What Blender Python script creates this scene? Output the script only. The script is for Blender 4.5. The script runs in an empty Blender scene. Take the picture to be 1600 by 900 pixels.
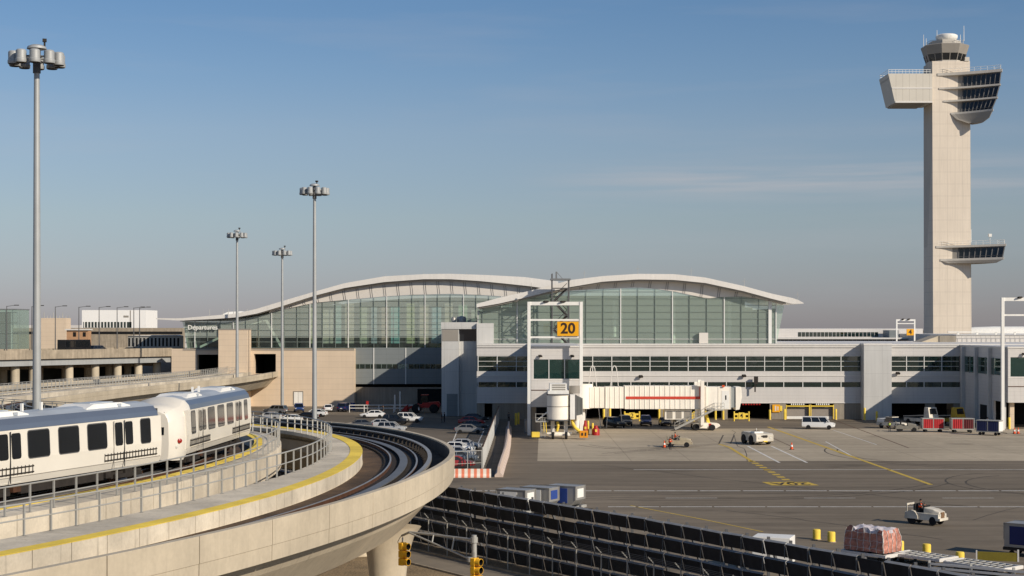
import bpy, bmesh, math, random
from mathutils import Vector, Matrix

# ------------------------------------------------------------------ scene, camera, sky, sun, exposure
scn = bpy.context.scene
col = scn.collection
H = 17.0          # eye height: the camera stands on a roof terrace
FPX = 2500.0      # focal length in pixels of a 1600 px wide frame
HY = 510.0        # row of the horizon in that frame
cam_d = bpy.data.cameras.new('camera')
cam = bpy.data.objects.new('camera', cam_d); col.objects.link(cam)
cam.location = (0, 0, H); cam.rotation_euler = (math.radians(90), 0, 0)
cam_d.sensor_width = 36.0; cam_d.lens = 36.0 * FPX / 1600.0
cam_d.shift_y = (HY - 450.0) / 1600.0
cam_d.clip_start = 0.5; cam_d.clip_end = 9000.0
scn.camera = cam

SUN = Vector((1.0, -0.86, 0.68)).normalized()      # towards the sun
el = math.asin(SUN.z); rot = math.atan2(SUN.x, SUN.y)
world = bpy.data.worlds.new('World'); scn.world = world; world.use_nodes = True
wt = world.node_tree; wt.nodes.clear()
w_out = wt.nodes.new('ShaderNodeOutputWorld'); w_bg = wt.nodes.new('ShaderNodeBackground')
sky = wt.nodes.new('ShaderNodeTexSky'); sky.sky_type = 'NISHITA'; sky.sun_disc = False
sky.sun_elevation = el; sky.sun_rotation = rot; sky.altitude = 0
sky.air_density = 0.9; sky.dust_density = 0.35; sky.ozone_density = 3.0
w_bg.inputs['Strength'].default_value = 0.105
# tint by elevation (greyer, faintly violet near the horizon, deeper blue up) and thin cirrus, all by sky direction
tc = wt.nodes.new('ShaderNodeTexCoord'); sep = wt.nodes.new('ShaderNodeSeparateXYZ')
wt.links.new(tc.outputs['Generated'], sep.inputs[0])
mr = wt.nodes.new('ShaderNodeMapRange'); mr.inputs[1].default_value = -0.01; mr.inputs[2].default_value = 0.30
wt.links.new(sep.outputs['Z'], mr.inputs[0])
ramp = wt.nodes.new('ShaderNodeValToRGB')
SKY_TINT = [(0.0, (0.52, 0.49, 0.655)), (0.09, (0.55, 0.515, 0.65)), (0.25, (0.71, 0.65, 0.66)), (0.42, (0.80, 0.735, 0.73)), (0.53, (0.72, 0.74, 0.77)), (0.66, (0.64, 0.725, 0.79)), (1.0, (0.66, 0.78, 0.88))]
ramp.color_ramp.elements[0].position = SKY_TINT[0][0]; ramp.color_ramp.elements[0].color = (*SKY_TINT[0][1], 1)
ramp.color_ramp.elements[1].position = SKY_TINT[-1][0]; ramp.color_ramp.elements[1].color = (*SKY_TINT[-1][1], 1)
for p_, c_ in SKY_TINT[1:-1]:
    e_ = ramp.color_ramp.elements.new(p_); e_.color = (*c_, 1)
wt.links.new(mr.outputs[0], ramp.inputs[0])
mul = wt.nodes.new('ShaderNodeMixRGB'); mul.blend_type = 'MULTIPLY'; mul.inputs[0].default_value = 1.0
wt.links.new(sky.outputs[0], mul.inputs[1]); wt.links.new(ramp.outputs[0], mul.inputs[2])
mp = wt.nodes.new('ShaderNodeMapping'); mp.inputs['Scale'].default_value = (2.2, 1.2, 22.0); mp.inputs['Location'].default_value = (0.35, 0.1, 0.42)
wt.links.new(tc.outputs['Generated'], mp.inputs[0])
cn = wt.nodes.new('ShaderNodeTexNoise'); cn.inputs['Scale'].default_value = 2.1; cn.inputs['Detail'].default_value = 7; cn.inputs['Roughness'].default_value = 0.55
wt.links.new(mp.outputs[0], cn.inputs['Vector'])
cr = wt.nodes.new('ShaderNodeMapRange'); cr.inputs[1].default_value = 0.52; cr.inputs[2].default_value = 0.80; cr.inputs[3].default_value = 0.0; cr.inputs[4].default_value = 0.14
wt.links.new(cn.outputs[0], cr.inputs[0])
cm = wt.nodes.new('ShaderNodeMixRGB'); cm.inputs[2].default_value = (4.6, 4.5, 4.7, 1)
def bandmask(sock, a, b, c, d):
    m1 = wt.nodes.new('ShaderNodeMapRange'); m1.interpolation_type = 'SMOOTHSTEP'; m1.inputs[1].default_value = a; m1.inputs[2].default_value = b; wt.links.new(sock, m1.inputs[0])
    m2 = wt.nodes.new('ShaderNodeMapRange'); m2.interpolation_type = 'SMOOTHSTEP'; m2.inputs[1].default_value = c; m2.inputs[2].default_value = d; m2.inputs[3].default_value = 1; m2.inputs[4].default_value = 0; wt.links.new(sock, m2.inputs[0])
    mm = wt.nodes.new('ShaderNodeMath'); mm.operation = 'MULTIPLY'; wt.links.new(m1.outputs[0], mm.inputs[0]); wt.links.new(m2.outputs[0], mm.inputs[1]); return mm.outputs[0]
mp2 = wt.nodes.new('ShaderNodeMapping'); mp2.inputs['Scale'].default_value = (3.0, 1.0, 60.0); mp2.inputs['Rotation'].default_value = (0, math.radians(2.5), 0); wt.links.new(tc.outputs['Generated'], mp2.inputs[0])
cn2 = wt.nodes.new('ShaderNodeTexNoise'); cn2.inputs['Scale'].default_value = 2.4; cn2.inputs['Detail'].default_value = 6; wt.links.new(mp2.outputs[0], cn2.inputs['Vector'])
cr2 = wt.nodes.new('ShaderNodeMapRange'); cr2.inputs[1].default_value = 0.36; cr2.inputs[2].default_value = 0.68; cr2.inputs[3].default_value = 0.1; cr2.inputs[4].default_value = 0.75; wt.links.new(cn2.outputs[0], cr2.inputs[0])
k1 = wt.nodes.new('ShaderNodeMath'); k1.operation = 'MULTIPLY'; wt.links.new(bandmask(sep.outputs['Z'], 0.074, 0.088, 0.090, 0.110), k1.inputs[0]); wt.links.new(bandmask(sep.outputs['X'], -0.02, 0.13, 0.22, 0.40), k1.inputs[1])
k2 = wt.nodes.new('ShaderNodeMath'); k2.operation = 'MULTIPLY'; wt.links.new(k1.outputs[0], k2.inputs[0]); wt.links.new(cr2.outputs[0], k2.inputs[1])
k3 = wt.nodes.new('ShaderNodeMath'); k3.operation = 'ADD'; k3.use_clamp = True; wt.links.new(cr.outputs[0], k3.inputs[0]); wt.links.new(k2.outputs[0], k3.inputs[1])
wt.links.new(k3.outputs[0], cm.inputs[0]); wt.links.new(mul.outputs[0], cm.inputs[1])
wt.links.new(cm.outputs[0], w_bg.inputs['Color']); wt.links.new(w_bg.outputs[0], w_out.inputs[0])

sun_d = bpy.data.lights.new('sun', 'SUN'); sun_d.energy = 4.3; sun_d.angle = math.radians(0.5); sun_d.color = (1.0, 0.89, 0.75)
sun = bpy.data.objects.new('sun', sun_d); col.objects.link(sun)
sun.rotation_euler = SUN.to_track_quat('Z', 'Y').to_euler(); sun.location = (200, -150, 150)
vs = scn.view_settings; vs.view_transform = 'Standard'; vs.look = 'None'; vs.gamma = 1.0; vs.use_curve_mapping = False
vs.exposure = 0.0
scn.render.engine = 'CYCLES'
try:
    scn.cycles.max_bounces = 6; scn.cycles.transparent_max_bounces = 10; scn.cycles.caustics_reflective = False; scn.cycles.caustics_refractive = False
except Exception: pass

# ------------------------------------------------------------------ helpers
def S(r, g, b):                      # 0-255 display colour -> linear
    f = lambda c: (c/255/12.92) if c/255 <= .04045 else ((c/255+.055)/1.055)**2.4
    return (f(r), f(g), f(b))
def G(px, py, z=0.0):                # point of the horizontal plane z seen at a photo pixel
    D = (H - z) * FPX / (py - HY); return Vector(((px-800)/FPX*D, D, z))
def V(px, py, D):                    # point at distance D
    return Vector(((px-800)/FPX*D, D, H - (py-HY)/FPX*D))
def X(px, D): return (px-800)/FPX*D
def Z(py, D): return H - (py-HY)/FPX*D

class MB:
    def __init__(s): s.v = []; s.f = []; s.mi = []; s.M = None
    def add(s, verts, faces, mi=0):
        b = len(s.v)
        for p in verts:
            p = Vector(p)
            if s.M is not None: p = s.M @ p
            s.v.append(p)
        for f in faces: s.f.append([i+b for i in f]); s.mi.append(mi)
        return s
    def bx(s, x0, x1, y0, y1, z0, z1, mi=0):
        return s.add([(x0,y0,z0),(x1,y0,z0),(x1,y1,z0),(x0,y1,z0),(x0,y0,z1),(x1,y0,z1),(x1,y1,z1),(x0,y1,z1)],
              [(0,3,2,1),(4,5,6,7),(0,1,5,4),(1,2,6,5),(2,3,7,6),(3,0,4,7)], mi)
    def box(s, c, d, mi=0, rz=0.0, rx=0.0, ry=0.0):
        old = s.M
        m = Matrix.Translation(c) @ Matrix.Rotation(rz,4,'Z') @ Matrix.Rotation(ry,4,'Y') @ Matrix.Rotation(rx,4,'X')
        s.M = m if old is None else old @ m
        s.bx(-d[0]/2,d[0]/2,-d[1]/2,d[1]/2,-d[2]/2,d[2]/2,mi); s.M = old; return s
    def bar(s, p0, p1, w, h, mi=0):      # rectangular bar between two points
        p0 = Vector(p0); p1 = Vector(p1); d = p1-p0; L = d.length
        if L < 1e-6: return s
        q = d.to_track_quat('X','Z').to_matrix().to_4x4()
        old = s.M; m = Matrix.Translation((p0+p1)/2) @ q
        s.M = m if old is None else old @ m
        s.bx(-L/2,L/2,-w/2,w/2,-h/2,h/2,mi); s.M = old; return s
    def tube(s, p0, p1, r0, r1=None, n=10, mi=0, caps=True):
        if r1 is None: r1 = r0
        p0 = Vector(p0); p1 = Vector(p1); q = (p1-p0).to_track_quat('Z','Y').to_matrix()
        vs_ = []
        for p, r in ((p0,r0),(p1,r1)):
            for k in range(n):
                a = 2*math.pi*k/n; vs_.append(p + q @ Vector((r*math.cos(a), r*math.sin(a), 0)))
        fs = [(k,(k+1)%n,n+(k+1)%n,n+k) for k in range(n)]
        if caps: fs += [tuple(range(n-1,-1,-1)), tuple(range(n,2*n))]
        return s.add(vs_, fs, mi)
    def path(s, pts, r, n=8, mi=0):
        for a, b in zip(pts[:-1], pts[1:]): s.tube(a, b, r, r, n, mi)
        return s
    def prism(s, poly, axis, a0, a1, mi=0):   # polygon extruded along an axis ('x': poly is (y,z); 'y': (x,z); 'z': (x,y))
        n = len(poly)
        def P(p, a):
            if axis == 'x': return (a, p[0], p[1])
            if axis == 'y': return (p[0], a, p[1])
            return (p[0], p[1], a)
        vs_ = [P(p,a0) for p in poly] + [P(p,a1) for p in poly]
        fs = [tuple(range(n)), tuple(range(2*n-1,n-1,-1))] + [(k,(k+1)%n,n+(k+1)%n,n+k) for k in range(n)]
        return s.add(vs_, fs, mi)
    def loft(s, rings, mi=0, caps=True, closed=True):
        n = len(rings[0]); vs_ = [p for r in rings for p in r]; fs = []
        for i in range(len(rings)-1):
            for k in range(n if closed else n-1):
                fs.append((i*n+k, i*n+(k+1)%n, (i+1)*n+(k+1)%n, (i+1)*n+k))
        if caps: fs += [tuple(range(n)), tuple(range(len(rings)*n-1, (len(rings)-1)*n-1, -1))]
        return s.add(vs_, fs, mi)
    def lathe(s, prof, c=(0,0,0), n=16, mi=0):
        rings = [[(c[0]+r*math.cos(2*math.pi*k/n), c[1]+r*math.sin(2*math.pi*k/n), c[2]+z) for k in range(n)] for r, z in prof]
        return s.loft(rings, mi)
    def build(s, name, mats, parent=None, loc=None, rz=0.0, smooth=False, bevel=0.0, kind=None):
        me = bpy.data.meshes.new(name); me.from_pydata([tuple(p) for p in s.v], [], s.f)
        if not isinstance(mats, (list, tuple)): mats = [mats]
        for m in mats: me.materials.append(m)
        for p, i in zip(me.polygons, s.mi): p.material_index = i
        bm = bmesh.new(); bm.from_mesh(me); bmesh.ops.recalc_face_normals(bm, faces=bm.faces)
        if smooth:
            for f in bm.faces: f.smooth = True
            for e in bm.edges:
                if len(e.link_faces) == 2 and e.calc_face_angle(0) > math.radians(38): e.smooth = False
        bm.to_mesh(me); bm.free()
        o = bpy.data.objects.new(name, me); col.objects.link(o)
        if parent is not None: o.parent = parent
        if loc is not None: o.location = loc
        o.rotation_euler = (0,0,rz)
        if bevel:
            b = o.modifiers.new('bevel','BEVEL'); b.width = bevel; b.segments = 2; b.limit_method = 'ANGLE'; b.angle_limit = math.radians(35)
        if kind: o['kind'] = kind
        return o
def tag(o, label, cat, group=None):
    o['label'] = label; o['category'] = cat
    if group: o['group'] = group
    return o
def absorb(o, mb, m):
    """surface pattern goes into the part's own mesh"""
    bm = bmesh.new(); bm.from_mesh(o.data); k = len(o.data.materials); o.data.materials.append(m)
    vs_ = [bm.verts.new(p) for p in mb.v]
    for f in mb.f:
        nf = bm.faces.new([vs_[i] for i in f]); nf.material_index = k
    bm.to_mesh(o.data); bm.free()
def thing(name, label, cat, loc=(0,0,0), rz=0.0, group=None):
    o = bpy.data.objects.new(name, None); col.objects.link(o); o.location = loc; o.rotation_euler = (0,0,rz)
    o.empty_display_size = 0.3
    return tag(o, label, cat, group)
def copy_tree(o, parent=None):
    c = o.copy(); col.objects.link(c)
    if parent is not None: c.parent = parent
    for ch in list(o.children): copy_tree(ch, c)
    return c
def dup(src, loc, rz, label, group=None):
    c = copy_tree(src); c.location = loc; c.rotation_euler = (0,0,rz); c['label'] = label
    if group: c['group'] = group
    return c
def text(body, size, parent, loc, rot, m, name='lettering', align='CENTER', ext=0.01, bold=0.012):
    cu = bpy.data.curves.new(name, 'FONT'); cu.body = body; cu.size = size; cu.align_x = align; cu.align_y = 'CENTER'; cu.extrude = ext; cu.offset = size*bold; cu.resolution_u = 3
    o = bpy.data.objects.new(name, cu); col.objects.link(o); o.data.materials.append(m)
    if parent is not None: o.parent = parent
    o.location = loc; o.rotation_euler = rot
    bpy.context.view_layer.update(); dg = bpy.context.evaluated_depsgraph_get()
    me = bpy.data.meshes.new_from_object(o.evaluated_get(dg)); me.name = name
    q = bpy.data.objects.new(name, me); col.objects.link(q); q.parent = parent; q.location = loc; q.rotation_euler = rot
    bpy.data.objects.remove(o); bpy.data.curves.remove(cu); bpy.context.view_layer.update(); return q

# ------------------------------------------------------------------ materials
def mat(name, c, rough=0.6, metal=0.0, var=0.14, scale=0.6, bump=0.0, streak=0.0, spec=0.4, grime=0.0, coat=0.0, fine=0.0, bscale=None, drag=0.0, spots=0.0, drip=0.0):
    m = bpy.data.materials.new(name); m.use_nodes = True; nt = m.node_tree; N = nt.nodes; L = nt.links
    b = N['Principled BSDF']; b.inputs['Roughness'].default_value = rough; b.inputs['Metallic'].default_value = metal
    b.inputs['Specular IOR Level'].default_value = spec
    if coat: b.inputs['Coat Weight'].default_value = coat; b.inputs['Coat Roughness'].default_value = 0.08
    b.inputs['Base Color'].default_value = (*c, 1)
    tcn = N.new('ShaderNodeTexCoord'); cur = None
    rgb = N.new('ShaderNodeRGB'); rgb.outputs[0].default_value = (*c, 1); cur = rgb.outputs[0]
    def layer(sc, amt, stretch=None, detail=5.0, lo=0.3, hi=0.7):
        nonlocal cur
        src = tcn.outputs['Object']
        if stretch:
            mpn = N.new('ShaderNodeMapping'); mpn.inputs['Scale'].default_value = stretch; L.new(src, mpn.inputs[0]); src = mpn.outputs[0]
        n = N.new('ShaderNodeTexNoise'); n.inputs['Scale'].default_value = sc; n.inputs['Detail'].default_value = detail; n.inputs['Roughness'].default_value = 0.6
        L.new(src, n.inputs['Vector'])
        r = N.new('ShaderNodeMapRange'); r.inputs[1].default_value = lo; r.inputs[2].default_value = hi; r.inputs[3].default_value = 1-amt; r.inputs[4].default_value = 1+amt*0.6
        L.new(n.outputs[0], r.inputs[0])
        mx = N.new('ShaderNodeVectorMath'); mx.operation = 'SCALE'; L.new(cur, mx.inputs[0]); L.new(r.outputs[0], mx.inputs['Scale']); cur = mx.outputs[0]
        return n
    n1 = None
    if var: n1 = layer(scale, var)
    if fine: layer(scale*14, fine, None, 3.0)
    if streak: layer(1.0, streak, (2.2, 2.2, 0.12), 4.0, 0.35, 0.65)
    if grime: layer(scale*0.23, grime, None, 6.0, 0.42, 0.6)
    if drip: layer(1.0, drip, (3.4, 3.4, 0.22), 5.0, 0.30, 0.42)         # dirty run-off lines
    if drag: layer(1.0, drag, (0.035, 0.42, 1.0), 6.0, 0.38, 0.62)      # tyre-drag streaks along the taxi lane
    if spots: layer(0.11, spots, (0.6, 1.0, 1.0), 3.0, 0.30, 0.40)       # oil and rubber patches
    L.new(cur, b.inputs['Base Color'])
    if bump:
        nb = N.new('ShaderNodeTexNoise'); nb.inputs['Scale'].default_value = bscale or scale*8; nb.inputs['Detail'].default_value = 5; L.new(tcn.outputs['Object'], nb.inputs['Vector'])
        bp = N.new('ShaderNodeBump'); bp.inputs['Strength'].default_value = bump; bp.inputs['Distance'].default_value = 0.05
        L.new(nb.outputs[0], bp.inputs['Height']); L.new(bp.outputs[0], b.inputs['Normal'])
    return m
def grid(m, axis_u, su, axis_v, sv, width=0.05, dark=0.72, off=(0,0)):
    """panel joints: multiplies base colour on thin lines every su / sv metres along two object axes"""
    nt = m.node_tree; N = nt.nodes; L = nt.links; b = N['Principled BSDF']
    src = b.inputs['Base Color'].links[0].from_socket
    tcn = N.new('ShaderNodeTexCoord'); sp = N.new('ShaderNodeSeparateXYZ'); L.new(tcn.outputs['Object'], sp.inputs[0])
    outs = []
    for ax, st, of in ((axis_u, su, off[0]), (axis_v, sv, off[1])):
        if ax is None: continue
        a = N.new('ShaderNodeMath'); a.operation = 'ADD'; a.inputs[1].default_value = of + 1000*st; L.new(sp.outputs[ax], a.inputs[0])
        mo = N.new('ShaderNodeMath'); mo.operation = 'MODULO'; mo.inputs[1].default_value = st; L.new(a.outputs[0], mo.inputs[0])
        lt = N.new('ShaderNodeMath'); lt.operation = 'LESS_THAN'; lt.inputs[1].default_value = width; L.new(mo.outputs[0], lt.inputs[0]); outs.append(lt.outputs[0])
    o = outs[0]
    if len(outs) == 2:
        mxn = N.new('ShaderNodeMath'); mxn.operation = 'MAXIMUM'; L.new(outs[0], mxn.inputs[0]); L.new(outs[1], mxn.inputs[1]); o = mxn.outputs[0]
    r = N.new('ShaderNodeMapRange'); r.inputs[3].default_value = 1.0; r.inputs[4].default_value = dark; L.new(o, r.inputs[0])
    mx = N.new('ShaderNodeVectorMath'); mx.operation = 'SCALE'; L.new(src, mx.inputs[0]); L.new(r.outputs[0], mx.inputs['Scale']); L.new(mx.outputs[0], b.inputs['Base Color'])
    return m
def glass(name, tint, diff, wd, wg, rough=0.02, reflc=(0.85,0.95,0.9)):
    """tinted architectural glass: part clear, part mirror, part dusty/fritted"""
    m = bpy.data.materials.new(name); m.use_nodes = True; nt = m.node_tree; N = nt.nodes; L = nt.links; N.clear()
    o = N.new('ShaderNodeOutputMaterial'); t = N.new('ShaderNodeBsdfTransparent'); t.inputs[0].default_value = (*tint,1)
    d = N.new('ShaderNodeBsdfDiffuse'); d.inputs[0].default_value = (*diff,1); g = N.new('ShaderNodeBsdfGlossy'); g.inputs[0].default_value = (*reflc,1); g.inputs['Roughness'].default_value = rough
    m1 = N.new('ShaderNodeMixShader'); m2 = N.new('ShaderNodeMixShader'); m1.inputs[0].default_value = wd
    L.new(t.outputs[0], m1.inputs[1]); L.new(d.outputs[0], m1.inputs[2])
    fr = N.new('ShaderNodeFresnel'); fr.inputs[0].default_value = 1.5; ad = N.new('ShaderNodeMath'); ad.operation = 'ADD'; ad.inputs[1].default_value = wg; ad.use_clamp = True
    L.new(fr.outputs[0], ad.inputs[0]); L.new(ad.outputs[0], m2.inputs[0]); L.new(m1.outputs[0], m2.inputs[1]); L.new(g.outputs[0], m2.inputs[2])
    # panes are never perfectly flat
    tcn = N.new('ShaderNodeTexCoord'); nb = N.new('ShaderNodeTexNoise'); nb.inputs['Scale'].default_value = 0.35; nb.inputs['Detail'].default_value = 2; L.new(tcn.outputs['Object'], nb.inputs['Vector'])
    bp = N.new('ShaderNodeBump'); bp.inputs['Strength'].default_value = 0.05; bp.inputs['Distance'].default_value = 0.2; L.new(nb.outputs[0], bp.inputs['Height']); L.new(bp.outputs[0], g.inputs['Normal'])
    L.new(m2.outputs[0], o.inputs[0]); return m

M = {}
M['conc'] = mat('pale_concrete', S(197,184,160), 0.85, var=0.10, scale=0.35, streak=0.04, grime=0.16, drip=0.10, fine=0.06, bump=0.15)
M['conc_walk'] = mat('walkway_concrete', S(206,195,174), 0.9, var=0.14, scale=0.6, grime=0.2, drip=0.18, fine=0.08, bump=0.2)
M['conc_dark'] = mat('stained_concrete', S(165,152,132), 0.9, var=0.2, scale=0.8, streak=0.2, fine=0.1, bump=0.2)
M['bed'] = mat('track_bed', S(92,72,52), 0.95, var=0.4, scale=1.1, grime=0.35, fine=0.2, bump=0.4)
M['plinth'] = mat('shade_dark_plinth', S(46,36,29), 0.9, var=0.35, scale=1.6)  # base colour darkened to deepen the shadow over the track
M['rust'] = mat('rusty_steel', S(92,62,44), 0.8, var=0.3, scale=2.0, metal=0.3)
M['rail'] = mat('worn_rail', S(168,162,154), 0.4, metal=0.45, var=0.15, scale=1.0)
M['reaction'] = mat('reaction_plate', S(116,115,113), 0.5, metal=0.3, var=0.15, scale=0.8)
M['alu'] = mat('dull_aluminium', S(160,157,150), 0.45, metal=0.35, var=0.12, scale=0.8)
M['galv'] = mat('galvanised_steel', S(176,174,166), 0.5, metal=0.25, var=0.12, scale=1.2)
M['mast'] = mat('mast_steel', S(172,174,172), 0.5, metal=0.2, var=0.1, scale=0.5, streak=0.06)
M['yellow'] = mat('safety_yellow', S(250,216,82), 0.7, var=0.10, scale=1.2, grime=0.12, fine=0.08)
M['yellow_paint'] = mat('yellow_road_paint', S(206,174,72), 0.85, var=0.25, scale=1.6, fine=0.25)
M['white_paint'] = mat('white_road_paint', S(226,222,212), 0.8, var=0.25, scale=1.3, fine=0.3)
M['signal'] = mat('signal_yellow', S(250,188,44), 0.45, var=0.08, scale=2)
M['black'] = mat('black_rubber', S(28,28,29), 0.8, var=0.15, scale=4)
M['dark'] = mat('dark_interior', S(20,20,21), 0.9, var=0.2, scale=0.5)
M['under'] = mat('underframe', S(48,43,38), 0.8, var=0.35, scale=2.5)
M['white'] = mat('white_metal', S(238,236,228), 0.45, var=0.06, scale=0.5, streak=0.05)
M['train'] = mat('train_paint', S(228,222,208), 0.32, var=0.035, scale=0.4, grime=0.05, coat=0.25)
M['trainroof'] = mat('train_roof', S(172,179,185), 0.5, var=0.08, scale=0.7, grime=0.1)
M['band'] = mat('train_silver_band', S(128,138,152), 0.33, metal=0.55, var=0.06, scale=0.6)
M['tglass'] = mat('train_window_glass', S(26,30,34), 0.06, var=0.25, scale=0.7, spec=0.6)
M['grey'] = mat('grey_paint', S(120,122,122), 0.5, var=0.1, scale=1.0)
M['gasket'] = mat('grey_gasket', S(92,92,92), 0.6, var=0.05)
M['red'] = mat('red_paint', S(170,34,28), 0.5, var=0.12, scale=1.2)
M['orange'] = mat('orange_plastic', S(224,84,26), 0.55, var=0.1, scale=3)
M['amber'] = mat('amber_sign', S(238,170,20), 0.5, var=0.03, scale=1)
M['ink'] = mat('sign_ink', S(52,36,24), 0.6, var=0)
M['redlamp'] = mat('red_lamp', S(150,20,14), 0.2, var=0, spec=0.7)
M['lamp'] = mat('lamp_lens', S(210,208,196), 0.15, var=0, spec=0.7)
M['fenceblack'] = mat('blast_panel_steel', S(42,45,51), 0.65, var=0.35, scale=1.2, streak=0.2, metal=0.2)
M['fencelip'] = mat('blast_panel_lip', S(150,150,148), 0.5, var=0.2, scale=1.5, metal=0.0)
M['shade_lining'] = mat('shade_dark_lining', S(62,61,60), 0.85, var=0.25, scale=0.8, streak=0.15)  # shade of the inner wall face put into the colour
M['asph'] = mat('apron_asphalt', S(122,111,95), 0.93, drag=0.16, spots=0.2, var=0.10, scale=0.05, grime=0.14, fine=0.07, bump=0.12, bscale=6, spec=0.2)
M['park'] = mat('parking_asphalt', S(112,103,90), 0.93, var=0.15, scale=0.12, grime=0.15, fine=0.08, spec=0.2)
M['aconc'] = grid(mat('apron_concrete', S(172,159,137), 0.92, drag=0.12, spots=0.28, var=0.14, scale=0.07, grime=0.16, fine=0.08, spec=0.2), 'X', 7.5, 'Y', 7.5, 0.16, 0.8)
M['gravel'] = mat('brown_gravel', S(150,130,100), 0.95, var=0.3, scale=0.5, fine=0.6, bump=0.8, bscale=7)
M['svc'] = mat('service_road', S(140,130,115), 0.93, var=0.12, scale=0.4, grime=0.15, fine=0.08)
M['stone'] = grid(mat('tan_stone', S(216,196,170), 0.85, var=0.06, scale=0.2, streak=0.025), None, 9.0, 'Z', 1.18, 0.07, 0.84)
M['panel'] = grid(mat('white_panel', S(206,202,196), 0.45, var=0.05, scale=0.15, streak=0.03, drip=0.06), 'X', 10.5, 'Z', 0.62, 0.045, 0.86)
M['panel2'] = grid(mat('white_panel_vertical', S(200,199,194), 0.45, var=0.05, scale=0.2, streak=0.06), 'X', 3.2, 'Z', 4.2, 0.06, 0.82)
M['greyclad'] = grid(mat('grey_cladding', S(126,132,132), 0.5, var=0.06, scale=0.2), 'X', 2.7, 'Z', 1.0, 0.06, 0.82)
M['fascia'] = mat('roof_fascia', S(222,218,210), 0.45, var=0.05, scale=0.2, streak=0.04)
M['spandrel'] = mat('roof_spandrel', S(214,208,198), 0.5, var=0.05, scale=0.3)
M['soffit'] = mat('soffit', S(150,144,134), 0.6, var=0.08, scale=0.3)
M['towerconc'] = grid(mat('tower_panels', S(220,208,190), 0.75, var=0.05, scale=0.1, streak=0.05, drip=0.07, grime=0.06), 'X', 2.1, 'Z', 3.3, 0.13, 0.84)
M['podpanel'] = grid(mat('pod_panels', S(206,200,186), 0.6, var=0.05, scale=0.2), 'X', 1.85, 'Z', 50, 0.12, 0.75)
M['slab'] = mat('pod_slab', S(200,194,182), 0.6, var=0.06, scale=0.3)
M['hallglass'] = glass('hall_glass', (0.78,0.92,0.84), (0.54,0.66,0.57), 0.34, 0.06)
M['hallglass_left'] = glass('hall_glass_left', (0.84,0.94,0.88), (0.62,0.70,0.62), 0.40, 0.06)
M['clearglass'] = glass('clear_hall_glass', (0.62,0.76,0.70), (0.2,0.3,0.25), 0.05, 0.04)
M['dglass'] = glass('dark_green_glass', (0.34,0.50,0.44), (0.02,0.045,0.04), 0.35, 0.10)
M['gateglass'] = glass('gate_glass', (0.35,0.66,0.58), (0.03,0.10,0.09), 0.3, 0.08)
M['towerglass'] = mat('tower_glass', S(30,33,36), 0.06, var=0.3, scale=0.3, spec=0.6)
M['carglass'] = mat('car_glass', S(22,25,28), 0.05, var=0.1, spec=0.65)
M['mull'] = mat('mullion', S(128,140,133), 0.45, var=0.03)
M['mullw'] = mat('white_mullion', S(222,222,216), 0.45, var=0.03)
M['hallin'] = mat('hall_interior', S(226,232,220), 0.85, var=0.10, scale=0.12)
M['hallfloor'] = mat('hall_floor', S(150,150,140), 0.5, var=0.1)
M['intdark'] = mat('dim_interior', S(52,58,54), 0.9, var=0.4, scale=0.35)
M['gatewall'] = mat('gate_room_wall', S(120,170,158), .8, var=.2, scale=.4)
M['door'] = mat('roller_door', S(148,140,130), 0.6, var=0.08, scale=0.5)
M['wallconc'] = mat('plinth_concrete', S(150,142,128), 0.9, var=0.12, scale=0.4, streak=0.15)
def paint(name, c, r=0.3): return mat(name, S(*c), r, var=0.03, scale=0.6, coat=0.5)
# ------------------------------------------------------------------ ground and markings
def sheet(name, poly, z, m):
    mb = MB(); mb.add([(x,y,z) for x,y in poly], [tuple(range(len(poly)))]); return mb.build(name, m, kind='structure')
sheet('ground', [(-3500,-300),(3500,-300),(3500,7000),(-3500,7000)], 0.0, M['asph'])
sheet('apron_concrete', [(3.2,202),(340,202),(340,266),(4.5,266)], 0.004, M['aconc'])
sheet('parking_lot', [(-95,150),(-2.6,178),(-1.8,292),(-95,339)], 0.004, M['park'])
def P2(px,py): g = G(px,py); return (g.x,g.y)
sheet('gravel', [(-70,25),(4,88),(8.6,101),(-7.0,125.5),(-18,142),(-70,142)], 0.004, M['gravel'])
fe = Vector((0.553,-0.833)); q0 = Vector((-7.8,122.2)); q1 = Vector((-7.3,114.6))
sheet('service_road', [tuple(q0-fe*60),tuple(q0+fe*40),tuple(q1+fe*40),tuple(q1-fe*60)], 0.008, M['svc'])
kb = MB()
for o in (q0, q1):
    a = o-fe*60; b = o+fe*40; kb.bar((a.x,a.y,0.06),(b.x,b.y,0.06),0.16,0.13)
kb.build('kerb', M['conc_dark'], kind='structure')
def line(pts, w, m, dash=None, z=0.012, name='painted_line'):
    mb = MB()
    for a, b in zip(pts[:-1], pts[1:]):
        a = Vector(a); b = Vector(b); d = (b-a); L = d.length; d.normalize(); n = Vector((-d.y,d.x))*w/2
        segs = [(0,L)] if not dash else []
        if dash:
            t = 0
            while t < L: segs.append((t,min(L,t+dash[0]))); t += dash[0]+dash[1]
        for t0,t1 in segs:
            p,q = a+d*t0, a+d*t1
            mb.add([(*(p-n),z),(*(q-n),z),(*(q+n),z),(*(p+n),z)],[(0,1,2,3)])
    mb.build(name, m, kind='structure')
YL = lambda py: H*FPX/(py-HY)
line([(X(990,YL(734)),YL(734)),(150,YL(734))],0.32,M['white_paint'])
line([(X(690,YL(767)),YL(767)),(120,YL(767))],0.40,M['white_paint'],(4.2,0.25))
line([(X(950,YL(792)),YL(792)),(110,YL(792))],0.34,M['white_paint'],(4.8,0.2))
line([(X(1040,YL(778.3)),YL(778.3)),(110,YL(778.3))],0.22,M['white_paint'],(5.1,8.6))
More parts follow.
